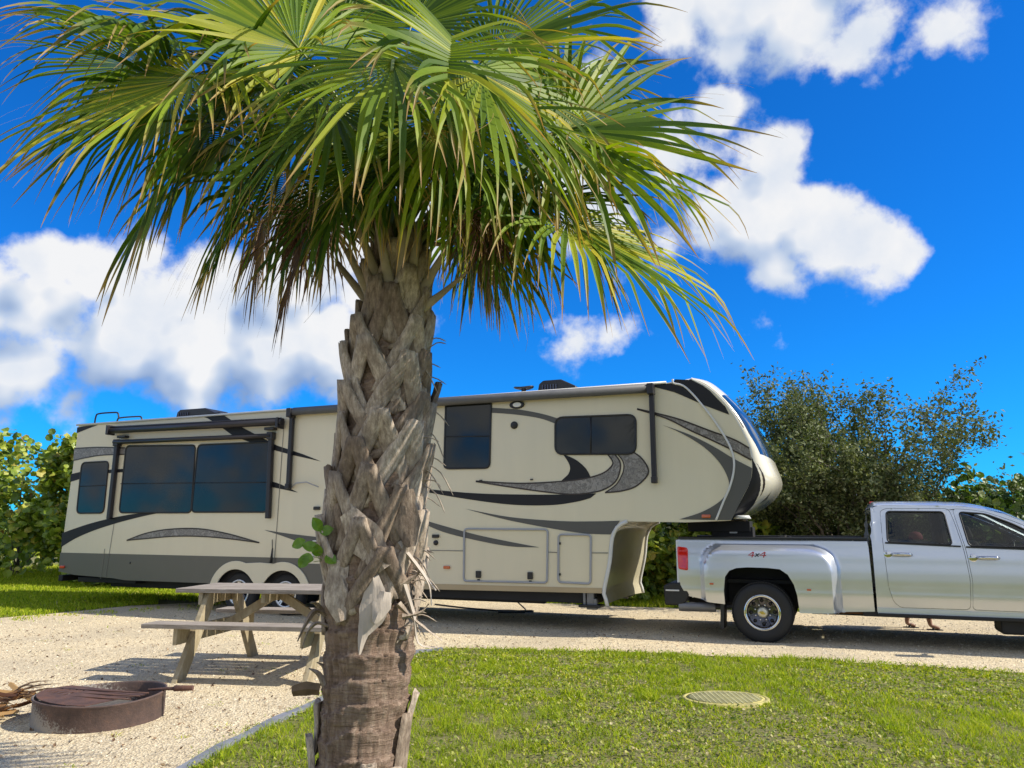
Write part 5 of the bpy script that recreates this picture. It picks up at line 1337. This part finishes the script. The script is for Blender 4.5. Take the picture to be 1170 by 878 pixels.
# ------------------------------------------------------------------ person behind the pickup
def person():
    # world frame: stands on the far side of the cab, walking towards the front
    px = W(1.25, 13.88); t = thing('person', 'person in a dark red cap and sandals standing on the far side of the pickup', 'person', (px.x, px.y, 0), -YAW)
    t.scale = (.92, .92, .91)
    skinm = pmat('skin', (.28, .15, .10), .5, var=.06)
    J = {'pel': (0, 0, .84), 'sp': (0, 0, 1.02), 'ch': (.02, 0, 1.20), 'nk': (.05, 0, 1.36), 'hd': (.08, 0, 1.44), 'ht': (.09, 0, 1.56),
         'hl': (0, .09, .80), 'kl': (-.10, .10, .45), 'al': (-.17, .10, .08), 'tl': (-.03, .11, .035), 'hr': (0, -.09, .80), 'kr': (.13, -.10, .45), 'ar': (.17, -.10, .08), 'tr': (.31, -.11, .035),
         'sl': (.02, .17, 1.28), 'el': (.0, .24, 1.02), 'wl': (.14, .24, .84), 'sr': (.02, -.17, 1.28), 'er': (.06, -.24, 1.02), 'wr': (.20, -.22, .88)}
    Rd = dict(pel=.15, sp=.125, ch=.14, nk=.055, hd=.085, ht=.075, hl=.095, kl=.06, al=.038, tl=.028, hr=.095, kr=.06, ar=.038, tr=.028, sl=.055, el=.042, wl=.028, sr=.055, er=.042, wr=.028)
    E_ = [('pel', 'sp'), ('sp', 'ch'), ('ch', 'nk'), ('nk', 'hd'), ('hd', 'ht'), ('pel', 'hl'), ('hl', 'kl'), ('kl', 'al'), ('al', 'tl'), ('pel', 'hr'), ('hr', 'kr'), ('kr', 'ar'), ('ar', 'tr'), ('ch', 'sl'), ('sl', 'el'), ('el', 'wl'), ('ch', 'sr'), ('sr', 'er'), ('er', 'wr')]
    for s, w_ in (('l', 'wl'), ('r', 'wr')):      # palm, four fingers and a thumb
        wx = Vector(J[w_]); J['p'+s] = tuple(wx+Vector((.05, 0, -.05))); Rd['p'+s] = .024; E_.append((w_, 'p'+s))
        for i, (dy, ln) in enumerate(((-.024, .060), (-.008, .068), (.008, .064), (.024, .050))):
            a = 'f%s%da' % (s, i); b = 'f%s%db' % (s, i); J[a] = tuple(wx+Vector((.075, dy, -.085))); J[b] = tuple(wx+Vector((.075+ln*.25, dy, -.085-ln))); Rd[a] = .009; Rd[b] = .007; E_ += [('p'+s, a), (a, b)]
        a = 't'+s+'h'; J[a] = tuple(wx+Vector((.085, -.03, -.03))); Rd[a] = .010; E_.append(('p'+s, a))
    def grow(name, names, edges, mat, k=1.0, parent=t):
        me = bpy.data.meshes.new(name); ix = {n: i for i, n in enumerate(names)}
        me.from_pydata([J[n] for n in names], [(ix[a], ix[b]) for a, b in edges], []); me.materials.append(mat)
        o = bpy.data.objects.new(name, me); COL.objects.link(o); o.parent = parent
        md = o.modifiers.new('k', 'SKIN'); md.use_smooth_shade = True
        sv = me.skin_vertices[0].data if me.skin_vertices else None
        if sv is None:
            bm = bmesh.new(); bm.from_mesh(me); bm.verts.layers.skin.verify(); bm.to_mesh(me); bm.free(); sv = me.skin_vertices[0].data
        for i, n in enumerate(names): sv[i].radius = (Rd[n]*k, Rd[n]*k); sv[i].use_root = (i == 0)
        o.modifiers.new('d', 'SUBSURF').render_levels = 2; return o
    grow('body', list(J), E_, skinm)
    shirt = pmat('shirt', (.03, .035, .06), .9); sh = ['ch', 'sp', 'pel', 'sl', 'sr', 'el', 'er']
    J2 = dict(J); J['el'] = tuple(Vector(J['sl']).lerp(Vector(J['el']), .6)); J['er'] = tuple(Vector(J['sr']).lerp(Vector(J['er']), .6))
    grow('shirt', sh, [('ch', 'sp'), ('sp', 'pel'), ('ch', 'sl'), ('ch', 'sr'), ('sl', 'el'), ('sr', 'er')], shirt, 1.16)
    J['kl'] = tuple(Vector(J2['hl']).lerp(Vector(J2['kl']), .85)); J['kr'] = tuple(Vector(J2['hr']).lerp(Vector(J2['kr']), .85))
    grow('shorts', ['pel', 'hl', 'hr', 'kl', 'kr'], [('pel', 'hl'), ('pel', 'hr'), ('hl', 'kl'), ('hr', 'kr')], pmat('shorts', (.06, .055, .045), .9), 1.2)
    mb = MB(); c = (.085, 0, 1.545)
    mb.lathe([(.105, -.03), (.112, .0), (.104, .045), (.075, .085), (.03, .102), (0, .104)], c, (0, 0, 1), 20)
    mb.prism([(.10+.085*math.cos(a), .075*math.sin(a)) for a in np.linspace(-PI/2, PI/2, 10)], lambda x, y, z: (c[0]+x-.01, y, c[2]-.028+z-.15*x*x), 0, .006)
    mb.build('cap', pmat('cap_cloth', (.14, .012, .016), .8), t)
    mb = MB(); mb.box((.175, 0, 1.455), (.022, .02, .03)); mb.build('nose', skinm, t, bevel=.008)
    mb = MB()
    for y in (-.03, .03): mb.lathe([(0, .01), (.009, .006), (.011, 0)], (.158, y, 1.475), (1, 0, 0), 8)
    mb.build('eyes', M['black'], t)
    for s in ('l', 'r'):
        a, b = Vector(J['a'+s]), Vector(J['t'+s]); x0, x1 = a.x-.06, b.x+.045
        mb = MB(); mb.prism([(x0, -.03), (x0+.06, -.042), (x1-.05, -.05), (x1, -.02), (x1, .02), (x1-.05, .05), (x0+.06, .042), (x0, .03)], lambda x, y, z: (x, a.y+y, z), .0, .022)
        mb.tube(spline([(a.x+.03, a.y-.045, .02), ((a.x+b.x)/2, a.y, .085), (a.x+.03, a.y+.045, .02)], 5), .010, 6)
        mb.build('sandal', M['black'], t, bevel=.004)
person()

# ------------------------------------------------------------------ vegetation
def sea_grape(u, m, hgt, rad_, n, label, seed, leaf=.17, mat='grape_leaf', name='sea_grape_shrub', group='sea grape shrubs along the back of the site'):
    hgt *= .95
    rs = random.Random(seed); base = W(u, m, 0); t = thing(name, label, 'shrub', base, 0, group)
    # clumps in an uneven dome reaching down to the ground
    cl = []
    for k in range(36):
        a = rs.uniform(0, 2*PI); z = hgt*rs.uniform(.06, .93)**.9; rr = rad_*math.sqrt(max(.05, 1-(z/hgt)**2.4))*rs.uniform(.45, 1.0)
        cl.append((rr*math.cos(a), rr*math.sin(a), z, rs.uniform(.30, .62)*rad_*.62))
    for k in range(4): a = rs.uniform(0, 2*PI); cl.append((.5*rad_*math.cos(a), .5*rad_*math.sin(a), hgt*rs.uniform(.92, 1.06), .22*rad_))
    cl = np.array(cl); rg = np.random.default_rng(seed)
    idx = rg.integers(0, len(cl), n); d = unit(rg.normal(size=(n, 3))); r = cl[idx, 3]*rg.random(n)**.33
    P = cl[idx, :3]+d*r[:, None]; P = P[P[:, 2] > .05]; n2 = len(P)
    nr = unit(d[:n2]*.5+np.array([.35, -.35, .6])+rg.normal(size=(n2, 3))*.55)
    leaf_cloud('foliage', P, nr, leaf*(.55+.75*rg.random(n2)), M[mat], t, 'round')
    mb = MB()
    for k in range(6):
        a = rs.uniform(0, 2*PI); q = cl[rs.randrange(len(cl))]
        mb.tube(spline([(.12*math.cos(a), .12*math.sin(a), -.05), (q[0]*.35, q[1]*.35, q[2]*.5), (q[0]*.8, q[1]*.8, q[2])], 4), [.035-.003*i for i in range(9)], 5)
    mb.build('stems', M['twig'], t)
    return t
spots = [(-26.2, 17.6, 4.3, 2.0), (-23.6, 16.9, 4.2, 1.9), (-21.2, 17.2, 4.0, 1.9), (-19.0, 16.6, 4.05, 1.7), (-17.0, 16.2, 3.75, 1.6), (-15.2, 16.6, 3.9, 1.6), (-13.4, 16.9, 3.0, 1.5), (-11.3, 17.2, 3.1, 1.6), (-9.0, 17.4, 2.9, 1.6), (-6.6, 17.3, 2.8, 1.6), (-4.3, 17.4, 2.4, 1.4), (-2.3, 17.9, 2.2, 1.4)]
PLACE = ['pale yellow-green leaves far out beyond the left side of the site', 'bright round leaves, second from the left end of the hedge', 'bright round leaves at the left edge of the photo', 'the fullest one in front of the left edge, beside the trailer tail', 'bushy, right against the rear corner of the trailer', 'tall one directly behind the rear corner of the trailer', 'low one behind the rear windows of the trailer', 'round leaves behind the trailer wheels', 'round leaves behind the middle of the trailer', 'round leaves behind the storage doors of the trailer', 'yellowish one seen under the trailer nose', 'yellowish one seen between the trailer nose and the pickup tailgate']
for i, (u, m, h, r) in enumerate(spots):
    vis = i in (2, 3, 4, 5, 10, 11)
    sea_grape(u, m, h, r, 6800 if vis else 1300, 'sea grape shrub, '+PLACE[i], 100+i, .21 if i < 6 else .17)
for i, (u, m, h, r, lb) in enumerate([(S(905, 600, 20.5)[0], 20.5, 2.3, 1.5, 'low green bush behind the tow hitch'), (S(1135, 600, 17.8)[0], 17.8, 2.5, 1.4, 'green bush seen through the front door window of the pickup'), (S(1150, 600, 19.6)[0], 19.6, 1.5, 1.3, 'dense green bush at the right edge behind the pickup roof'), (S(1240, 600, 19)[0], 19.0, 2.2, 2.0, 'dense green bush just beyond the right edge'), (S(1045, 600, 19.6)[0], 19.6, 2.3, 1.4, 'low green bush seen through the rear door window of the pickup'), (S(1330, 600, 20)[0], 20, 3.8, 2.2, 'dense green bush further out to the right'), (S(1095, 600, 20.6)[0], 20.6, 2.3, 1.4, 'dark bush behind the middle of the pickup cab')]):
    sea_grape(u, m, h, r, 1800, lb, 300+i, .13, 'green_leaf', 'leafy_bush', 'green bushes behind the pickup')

def twiggy_tree(u, m, hgt, spread, label, seed, nleaf_per=26, leaf=.06, lean=0, trunks=7, mat='dark_leaf', zlow=.12, name='buttonwood_tree'):
    rs = random.Random(seed); t = thing(name, label, 'tree', W(u, m), -YAW)
    mb = MB(); tips = []
    def grow(p, d, L_, r, lvl):
        n = 4; P = [p]; q = p.copy(); dd = d.copy()
        for i in range(n):
            dd = (dd+Vector((rs.gauss(0, .16), rs.gauss(0, .16), rs.gauss(.04, .08)))).normalized(); q = q+dd*L_/n; P.append(q.copy())
            if lvl >= 3: tips.append((q.copy(), dd.copy(), lvl))
        mb.tube(P, [r*(1-.5*i/n) for i in range(n+1)], 6 if lvl < 2 else 4, cap=False)
        if lvl < 4:
            k = rs.choice((3, 3, 4)) if lvl < 3 else 4
            for j in range(k):
                at_ = P[rs.randint(1, n)] if j else P[n]
                a = rs.uniform(0, 2*PI); th = rs.uniform(.3, .85)
                o = dd.orthogonal().normalized(); o = Matrix.Rotation(a, 3, dd)@o
                nd = (dd*math.cos(th)+o*math.sin(th)+Vector((0, 0, .10))).normalized()
                grow(at_, nd, L_*rs.uniform(.60, .82), r*.52, lvl+1)
    for k in range(trunks):
        a = 2*PI*k/trunks+rs.uniform(-.3, .3); sp_ = rs.uniform(.15, .62)*spread
        d = Vector((math.cos(a)*sp_+lean, math.sin(a)*sp_*.8, 1)).normalized()
        grow(Vector((math.cos(a)*.12, math.sin(a)*.12, -.05)), d, hgt*rs.uniform(.30, .36), .055, 0)
    mb.build('trunk', M['twig'], t)
    rg = np.random.default_rng(seed); T = np.array([tuple(p) for p, d, l in tips]); Dm = np.array([tuple(d) for p, d, l in tips])
    n = len(T)*nleaf_per; ii = rg.integers(0, len(T), n)
    P = T[ii]+Dm[ii]*rg.uniform(-.12, .16, n)[:, None]+rg.normal(size=(n, 3))*.075
    k = P[:, 2] > zlow*hgt; P = P[k]; n = len(P)
    leaf_cloud('crown', P, unit(rg.normal(size=(n, 3))+np.array([.2, -.2, .5])), leaf*(.7+.7*rg.random(n)), M[mat], t, 'oval', .55)
    return t, len(tips)
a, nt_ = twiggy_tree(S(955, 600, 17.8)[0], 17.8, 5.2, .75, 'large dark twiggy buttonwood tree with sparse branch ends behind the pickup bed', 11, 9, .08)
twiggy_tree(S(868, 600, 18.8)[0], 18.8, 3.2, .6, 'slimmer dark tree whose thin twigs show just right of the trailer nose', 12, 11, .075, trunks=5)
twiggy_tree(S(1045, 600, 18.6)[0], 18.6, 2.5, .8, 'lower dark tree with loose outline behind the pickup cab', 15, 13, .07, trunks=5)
print('tips', nt_)
# small fan palms behind the right bushes
def far_palm(u, m, h, label, seed):
    t = thing('fan_palm', label, 'palm tree', W(u, m), 0, 'distant fan palms at the right edge'); rs = random.Random(seed)
    mb = MB(); mb.tube([(0, 0, -.05), (.05, 0, h*.5), (0, 0, h)], [.2, .16, .14], 10); mb.build('trunk', M['bark'], t)
    V = []; Fc = []; rnd = []
    for k in range(22):
        a = rs.uniform(0, 2*PI); e = rs.uniform(-.5, 1.2); d = Vector((math.cos(a)*math.cos(e), math.sin(a)*math.cos(e), math.sin(e))); hub = Vector((0, 0, h))+d*rs.uniform(.5, .8)
        s_ = d.cross(Vector((0, 0, 1))).normalized(); R_ = rs.uniform(.7, .95)
        for i in range(26):
            ph = (i/25*2-1)*2.0; dd = (d*math.cos(ph)+s_*math.sin(ph)).normalized(); w_ = (d.cross(dd) if abs(ph) > .05 else s_); w_ = dd.cross(d.cross(s_)).normalized()
            p1 = hub+dd*R_*.5; p2 = hub+dd*R_*.95+Vector((0, 0, -.22*R_))
            b = len(V); V += [tuple(hub), tuple(p1-w_*.028), tuple(p1+w_*.028), tuple(p2)]; Fc += [(b, b+1, b+2), (b+1, b+3, b+2)]; rnd += [rs.random()]*4
    np_mesh('crown', V, Fc, M['green_leaf'], t, {'rnd': rnd})
far_palm(S(1160, 600, 21.5)[0], 21.5, 1.3, 'small fan palm rising above the bushes at the right edge', 1)
far_palm(S(1230, 600, 21.5)[0], 21.5, 2.4, 'small fan palm just beyond the right edge of the photo', 2)

# distant tree belt closing the horizon
def belt():
    rg = np.random.default_rng(9); n = 30000; u = rg.uniform(-75, 75, n); top = 1.9+.5*np.sin(u*.35)+.5*np.sin(u*1.1+1)
    z = top*rg.random(n)**.8; m = 30+rg.uniform(0, 5, n)
    P = np.stack([u*CY+m*SY, -u*SY+m*CY, z], 1)
    o = leaf_cloud('distant_thicket', P, unit(rg.normal(size=(n, 3))+np.array([.2, -.4, .6])), .35+.35*rg.random(n), M['green_leaf'], None, 'oval', .7)
    tag(o, 'low belt of green thicket far behind everything, closing the horizon', 'thicket', kind='stuff')
belt()
# pale shed glimpsed behind the dark tree
def shed():
    t = thing('garden_shed', 'small pale clapboard shed glimpsed through the dark tree right of the trailer nose', 'shed', W(S(905, 600, 22.3)[0], 22.3), -YAW)
    mb = MB()
    for k in range(11): mb.box((0, -1.2+.012*0, .10+.2*k), (3.6, .03, .185), Matrix.Rotation(.08, 3, 'X'))
    mb.box((0, .0, 1.1), (3.55, 2.3, 2.2)); mb.build('siding', pmat('siding', (.60, .58, .54), .6, var=.05), t)
    mb = MB(); mb.prism([(-1.35, 2.2), (0, 2.75), (1.35, 2.2), (1.35, 2.14), (-1.35, 2.14)], lambda y, z, x: (x, y, z), -1.95, 1.95); mb.build('roof', M['rv_mid'], t)
    mb = MB(); mb.box((.8, -1.225, 1.3), (.7, .03, .7)); w_ = mb.build('window', M['rv_glass'], t); mb = MB(); mb.box((.8, -1.235, .93), (.8, .05, .05)); mb.box((.8, -1.235, 1.67), (.8, .05, .05)); mb.build('sill', M['trim_white'], w_)
shed()

# ------------------------------------------------------------------ grass
def blades(name, pts, hts, wid, mat, rnd, lean=.45, flatten=1.0):
    n = len(pts); rg = RNG
    a = rg.uniform(0, 2*PI, n); dx = np.stack([np.cos(a), np.sin(a), np.zeros(n)], 1)
    b = rg.uniform(0, 2*PI, n); ln = lean*(.3+rg.random(n)); ld = np.stack([np.cos(b)*ln, np.sin(b)*ln, np.ones(n)], 1); ld /= np.linalg.norm(ld, axis=1, keepdims=True)
    p0 = np.column_stack([pts, np.zeros(n)]); h = hts[:, None]; w = wid[:, None]
    mid = p0+ld*h*.55; ld2 = ld+np.stack([np.cos(b), np.sin(b), -.5*np.ones(n)], 1)*ln[:, None]*.8; tip = mid+ld2*h*.5
    V = np.stack([p0-dx*w*.5, p0+dx*w*.5, mid+dx*w*.42, mid-dx*w*.42, tip], 1).reshape(-1, 3)
    B = (np.arange(n)*5)[:, None]
    Fc = np.concatenate([B+np.array([[0, 1, 2]]), B+np.array([[0, 2, 3]]), B+np.array([[3, 2, 4]])], 0)
    o = np_mesh(name, V, Fc, mat, None, {'rnd': np.repeat(rnd, 5)}); return o
def inpoly(poly, P):
    x, y = P[:, 0], P[:, 1]; c = np.zeros(len(P), bool); n = len(poly); j = n-1
    for i in range(n):
        xi, yi = poly[i]; xj, yj = poly[j]
        k = ((yi > y) != (yj > y)) & (x < (xj-xi)*(y-yi)/((yj-yi) if yj != yi else 1e-9)+xi); c ^= k; j = i
    return c
def vnoise(P, s, seed=0.0):
    return np.array([noise.noise(Vector((x*s, y*s, seed))) for x, y in P])
def lawn():
    # scatter denser near the camera; the lawn lies on the camera side of the drive, right of the edging
    n = 640000; rg = RNG
    Y = 2.6+8.2*rg.random(n)**1.15; X = -3.6+18.0*rg.random(n)
    P = np.stack([X, Y], 1); k = ((X < 9) | (rg.random(n) < .6)) & (X > -Y*.82-.6) & ~inpoly(GRAVW, P)
    # only inside the lawn outline
    P = P[k]
    near = (P[:, 1] < 11.2)
    P = P[near]
    gx = np.stack(np.meshgrid(np.arange(-4, 15, .12), np.arange(2.4, 11.5, .12), indexing='ij'), -1); sh = gx.shape[:2]; gf = gx.reshape(-1, 2)
    cc = np.array(G(829, 801)); P = P[np.linalg.norm((P-cc)/np.array([.94, .72]), axis=1) > .37+.09*rg.random(len(P))]
    N1 = (vnoise(gf, .55, 2)+.45*vnoise(gf, 2.3, 5)).reshape(sh); N2 = vnoise(gf, 4.5, 9).reshape(sh)
    ix = np.clip(((P[:, 0]+4)/.12).astype(int), 0, sh[0]-1); iy = np.clip(((P[:, 1]-2.4)/.12).astype(int), 0, sh[1]-1)
    a = N1[ix, iy]; b = N2[ix, iy]; n = len(P)
    lush = 1/(1+np.exp(-(a+.02)*14))      # 1: long soft grass, 0: low weedy cover
    keep = rg.random(n) < (.52+.48*lush)*np.clip(.68+b*1.5, .16, 1); P, a, b, lush = P[keep], a[keep], b[keep], lush[keep]; n = len(P)
    h = (.020+.036*lush)*(.55+.9*rg.random(n))*(1+.9*b); w = np.where(rg.random(n) < lush, .0045, .010)*(.7+.6*rg.random(n))*(P[:, 1]/6).clip(.9, 1.6)
    rnd = np.clip(.46-.14*lush+.25*a+rg.normal(size=n)*.17+.18*(1-lush)*rg.random(n)+b*.12, 0, .92); dead = rg.random(n) < .02+.04*(1-lush); rnd = np.where(dead, .97, rnd)
    P = P+rg.normal(size=P.shape)*np.where(rg.random(n) < .14, .07, .004)[:, None]
    o = blades('lawn_grass', P, h, w, M['grass'], rnd, .8); tag(o, 'patchy green lawn of grass and low weeds in the foreground right of the palm', 'grass', kind='stuff')
    # round leafed weeds
    n = 60000; Y = 2.8+7.6*rg.random(n); X = -3+16*rg.random(n); P = np.stack([X, Y], 1); k = ~inpoly(GRAVW, P); P = P[k]
    ix = np.clip(((P[:, 0]+4)/.12).astype(int), 0, sh[0]-1); iy = np.clip(((P[:, 1]-2.4)/.12).astype(int), 0, sh[1]-1); k = rg.random(len(P)) < np.clip(.75-1.6*N1[ix, iy], .08, 1); P = P[k]; n = len(P)
    P = P[np.linalg.norm((P-cc)/np.array([.94, .72]), axis=1) > .42]; n = len(P)
    P3 = np.column_stack([P, .012+.03*rg.random(n)]); o = leaf_cloud('lawn_weeds', P3, unit(rg.normal(size=(n, 3))*.5+np.array([0, 0, 1])), .014+.018*rg.random(n), leaf_mat('weed_leaf', [(0, (.11, .17, .015)), (.6, (.30, .36, .04)), (.92, (.46, .44, .10)), (1, (.6, .5, .32))], .3, .6), None, 'round')
    tag(o, 'tiny round weed leaves growing low among the lawn grass', 'weeds', kind='stuff')
    # dead straw bits and pale specks
    n = 2600; Y = 4+6*rg.random(n); X = -2.4+9*rg.random(n); P = np.stack([X, Y], 1); P = P[(~inpoly(GRAVW, P))]; n = len(P)
    o = blades('lawn_straw', P, .02+.04*rg.random(n), .004+.004*rg.random(n), M['grass'], np.full(n, 1.0), 3.0); tag(o, 'scattered dry straw bits lying on the lawn', 'straw', kind='stuff')
lawn()
def back_grass():
    rg = RNG; n = 190000; u = rg.uniform(-26, 14, n); m = 13.0+rg.random(n)**.9*7.5
    P = np.stack([u*CY+m*SY, -u*SY+m*CY], 1); k = ~inpoly(GRAVW, P); P = P[k]; m = m[k]; u = u[k]; n = len(P)
    h = (.05+.05*rg.random(n))+np.clip((m-15.3)*.10, 0, .26)*rg.random(n); w = .012+.012*rg.random(n)
    rnd = np.clip(.45+rg.normal(size=n)*.2+np.clip((m-15.4)*.12, 0, .3)*rg.random(n), 0, 1)
    o = blades('back_grass', P, h, w, M['grass'], rnd, .5); tag(o, 'strip of taller grass behind the trailer and pickup at the foot of the hedge', 'grass', kind='stuff')
    n = 130000; X = rg.uniform(-24, -5, n); Y = rg.uniform(9, 19, n); P = np.stack([X, Y], 1); mm = X*SY+Y*CY
    k = ~inpoly(GRAVW, P) & (mm < 13.3) & (X < -Y*.45); P = P[k]; n = len(P)
    o = blades('side_grass', P, .04+.06*rg.random(n), .012+.012*rg.random(n), M['grass'], np.clip(.45+rg.normal(size=n)*.2, 0, 1), .6); tag(o, 'shaded grass between the left end of the gravel and the hedge', 'grass', kind='stuff')
    # sparse tufts creeping onto the gravel edge at the left
    n = 16000; X = rg.uniform(-14, -5.5, n); Y = rg.uniform(12.2, 16.5, n); P = np.stack([X, Y], 1); vn = vnoise(P, 2.2, 4); e = np.array([Y_-(13.3+(x_+9)*.95) for x_, Y_ in P])
    k = (rg.random(n) < np.exp(-np.abs(np.minimum(e, 0))*2.2)*.9) & (vn > -.02) & (e < .3); P = P[k]; n = len(P)
    o = blades('edge_tufts', P, .03+.05*rg.random(n), .010+.01*rg.random(n), M['grass'], np.clip(.6+rg.normal(size=n)*.2, 0, 1), .9); tag(o, 'thin grass tufts creeping over the left rear edge of the gravel', 'grass', kind='stuff')
back_grass()
def pebbles():
    rg = RNG; n = 34000
    Y = 4.2+10.5*rg.random(n)**1.2; X = -Y*.75+rg.random(n)*(Y*.75+Y*.75); P = np.stack([X, Y], 1); P = P[inpoly(GRAVW, P)]; n = len(P)
    s = (.003+.009*rg.random(n)**3)*(.8+P[:, 1]/14)
    T = np.array([(1, 0, 0), (-1, 0, 0), (0, 1, 0), (0, -1, 0), (0, 0, .7), (0, 0, -.3)]); Fo = np.array([(0, 2, 4), (2, 1, 4), (1, 3, 4), (3, 0, 4)])
    a = rg.uniform(0, 2*PI, n); c, s_ = np.cos(a), np.sin(a); V = np.repeat(T[None], n, 0)*(s[:, None, None]*(.7+.6*rg.random((n, 6, 1))))
    V = np.stack([V[..., 0]*c[:, None]-V[..., 1]*s_[:, None], V[..., 0]*s_[:, None]+V[..., 1]*c[:, None], V[..., 2]], -1); V[..., 0] += P[:, 0:1]; V[..., 1] += P[:, 1:2]; V[..., 2] += .008
    Fc = (np.arange(n)*6)[:, None, None]+Fo[None]
    m, nt, b, out = new_mat('pebble'); at_ = nt.nodes.new('ShaderNodeAttribute'); at_.attribute_name = 'rnd'
    nt.links.new(ramp(nt, at_.outputs['Fac'], [(0, (.16, .13, .09)), (.35, (.44, .37, .26)), (.8, (.62, .54, .39)), (1, (.74, .67, .52))]).outputs[0], b.inputs['Base Color']); b.inputs['Roughness'].default_value = .9
    o = np_mesh('loose_pebbles', V.reshape(-1, 3), Fc.reshape(-1, 3), m, None, {'rnd': np.repeat(rg.random(n), 6)}); tag(o, 'loose shell and stone bits strewn over the cream gravel', 'pebbles', kind='stuff')
    # leaf litter
    n = 1900; Y = 4.5+8*rg.random(n); X = -Y*.7+rg.random(n)*Y*.95; P = np.stack([X, Y], 1); P = P[inpoly(GRAVW, P)]; n = len(P)
    o = leaf_cloud('leaf_litter', np.column_stack([P, np.full(n, .016)]), unit(rg.normal(size=(n, 3))*.35+np.array([0, 0, 1])), .02+.035*rg.random(n), M['dry_leaf'], None, 'oval', .5); tag(o, 'small dry brown leaf scraps on the gravel pad', 'leaf litter', kind='stuff')
pebbles()
def edge_weeds():
    rg = RNG; P = []
    for (a, b) in zip(LAWN[1:-1], LAWN[2:]):
        L_ = math.dist(a, b); k = int(L_*260)
        t = rg.random(k); q = np.array(a)+(np.array(b)-np.array(a))*t[:, None]; P.append(q+rg.normal(size=(k, 2))*np.array([.07, .10]))
    P = np.vstack(P); v = vnoise(P, 2.6, 12); P = P[(v > -.12)]; n = len(P)
    o = blades('edge_weeds', P, .025+.045*rg.random(n), .005+.006*rg.random(n), M['grass'], np.clip(.45+rg.normal(size=n)*.22, 0, 1), 1.3); tag(o, 'ragged grass tufts spilling over the gravel along the lawn edge', 'grass', kind='stuff')
    c = []
    for _ in range(46):
        Y = rg.uniform(5, 12.5); X = rg.uniform(-.72, -.05)*Y; c.append((X, Y))
    c = np.array([p for p in c if inside(GRAVW, *p)]); n = 900; i = rg.integers(0, len(c), n); P = c[i]+rg.normal(size=(n, 2))*.05
    o = blades('gravel_weeds', P, .015+.03*rg.random(n), .006+.005*rg.random(n), M['grass'], np.clip(.6+rg.normal(size=n)*.25, 0, 1), 1.6); tag(o, 'tiny scattered weeds coming up through the gravel pad', 'weeds', kind='stuff')
edge_weeds()
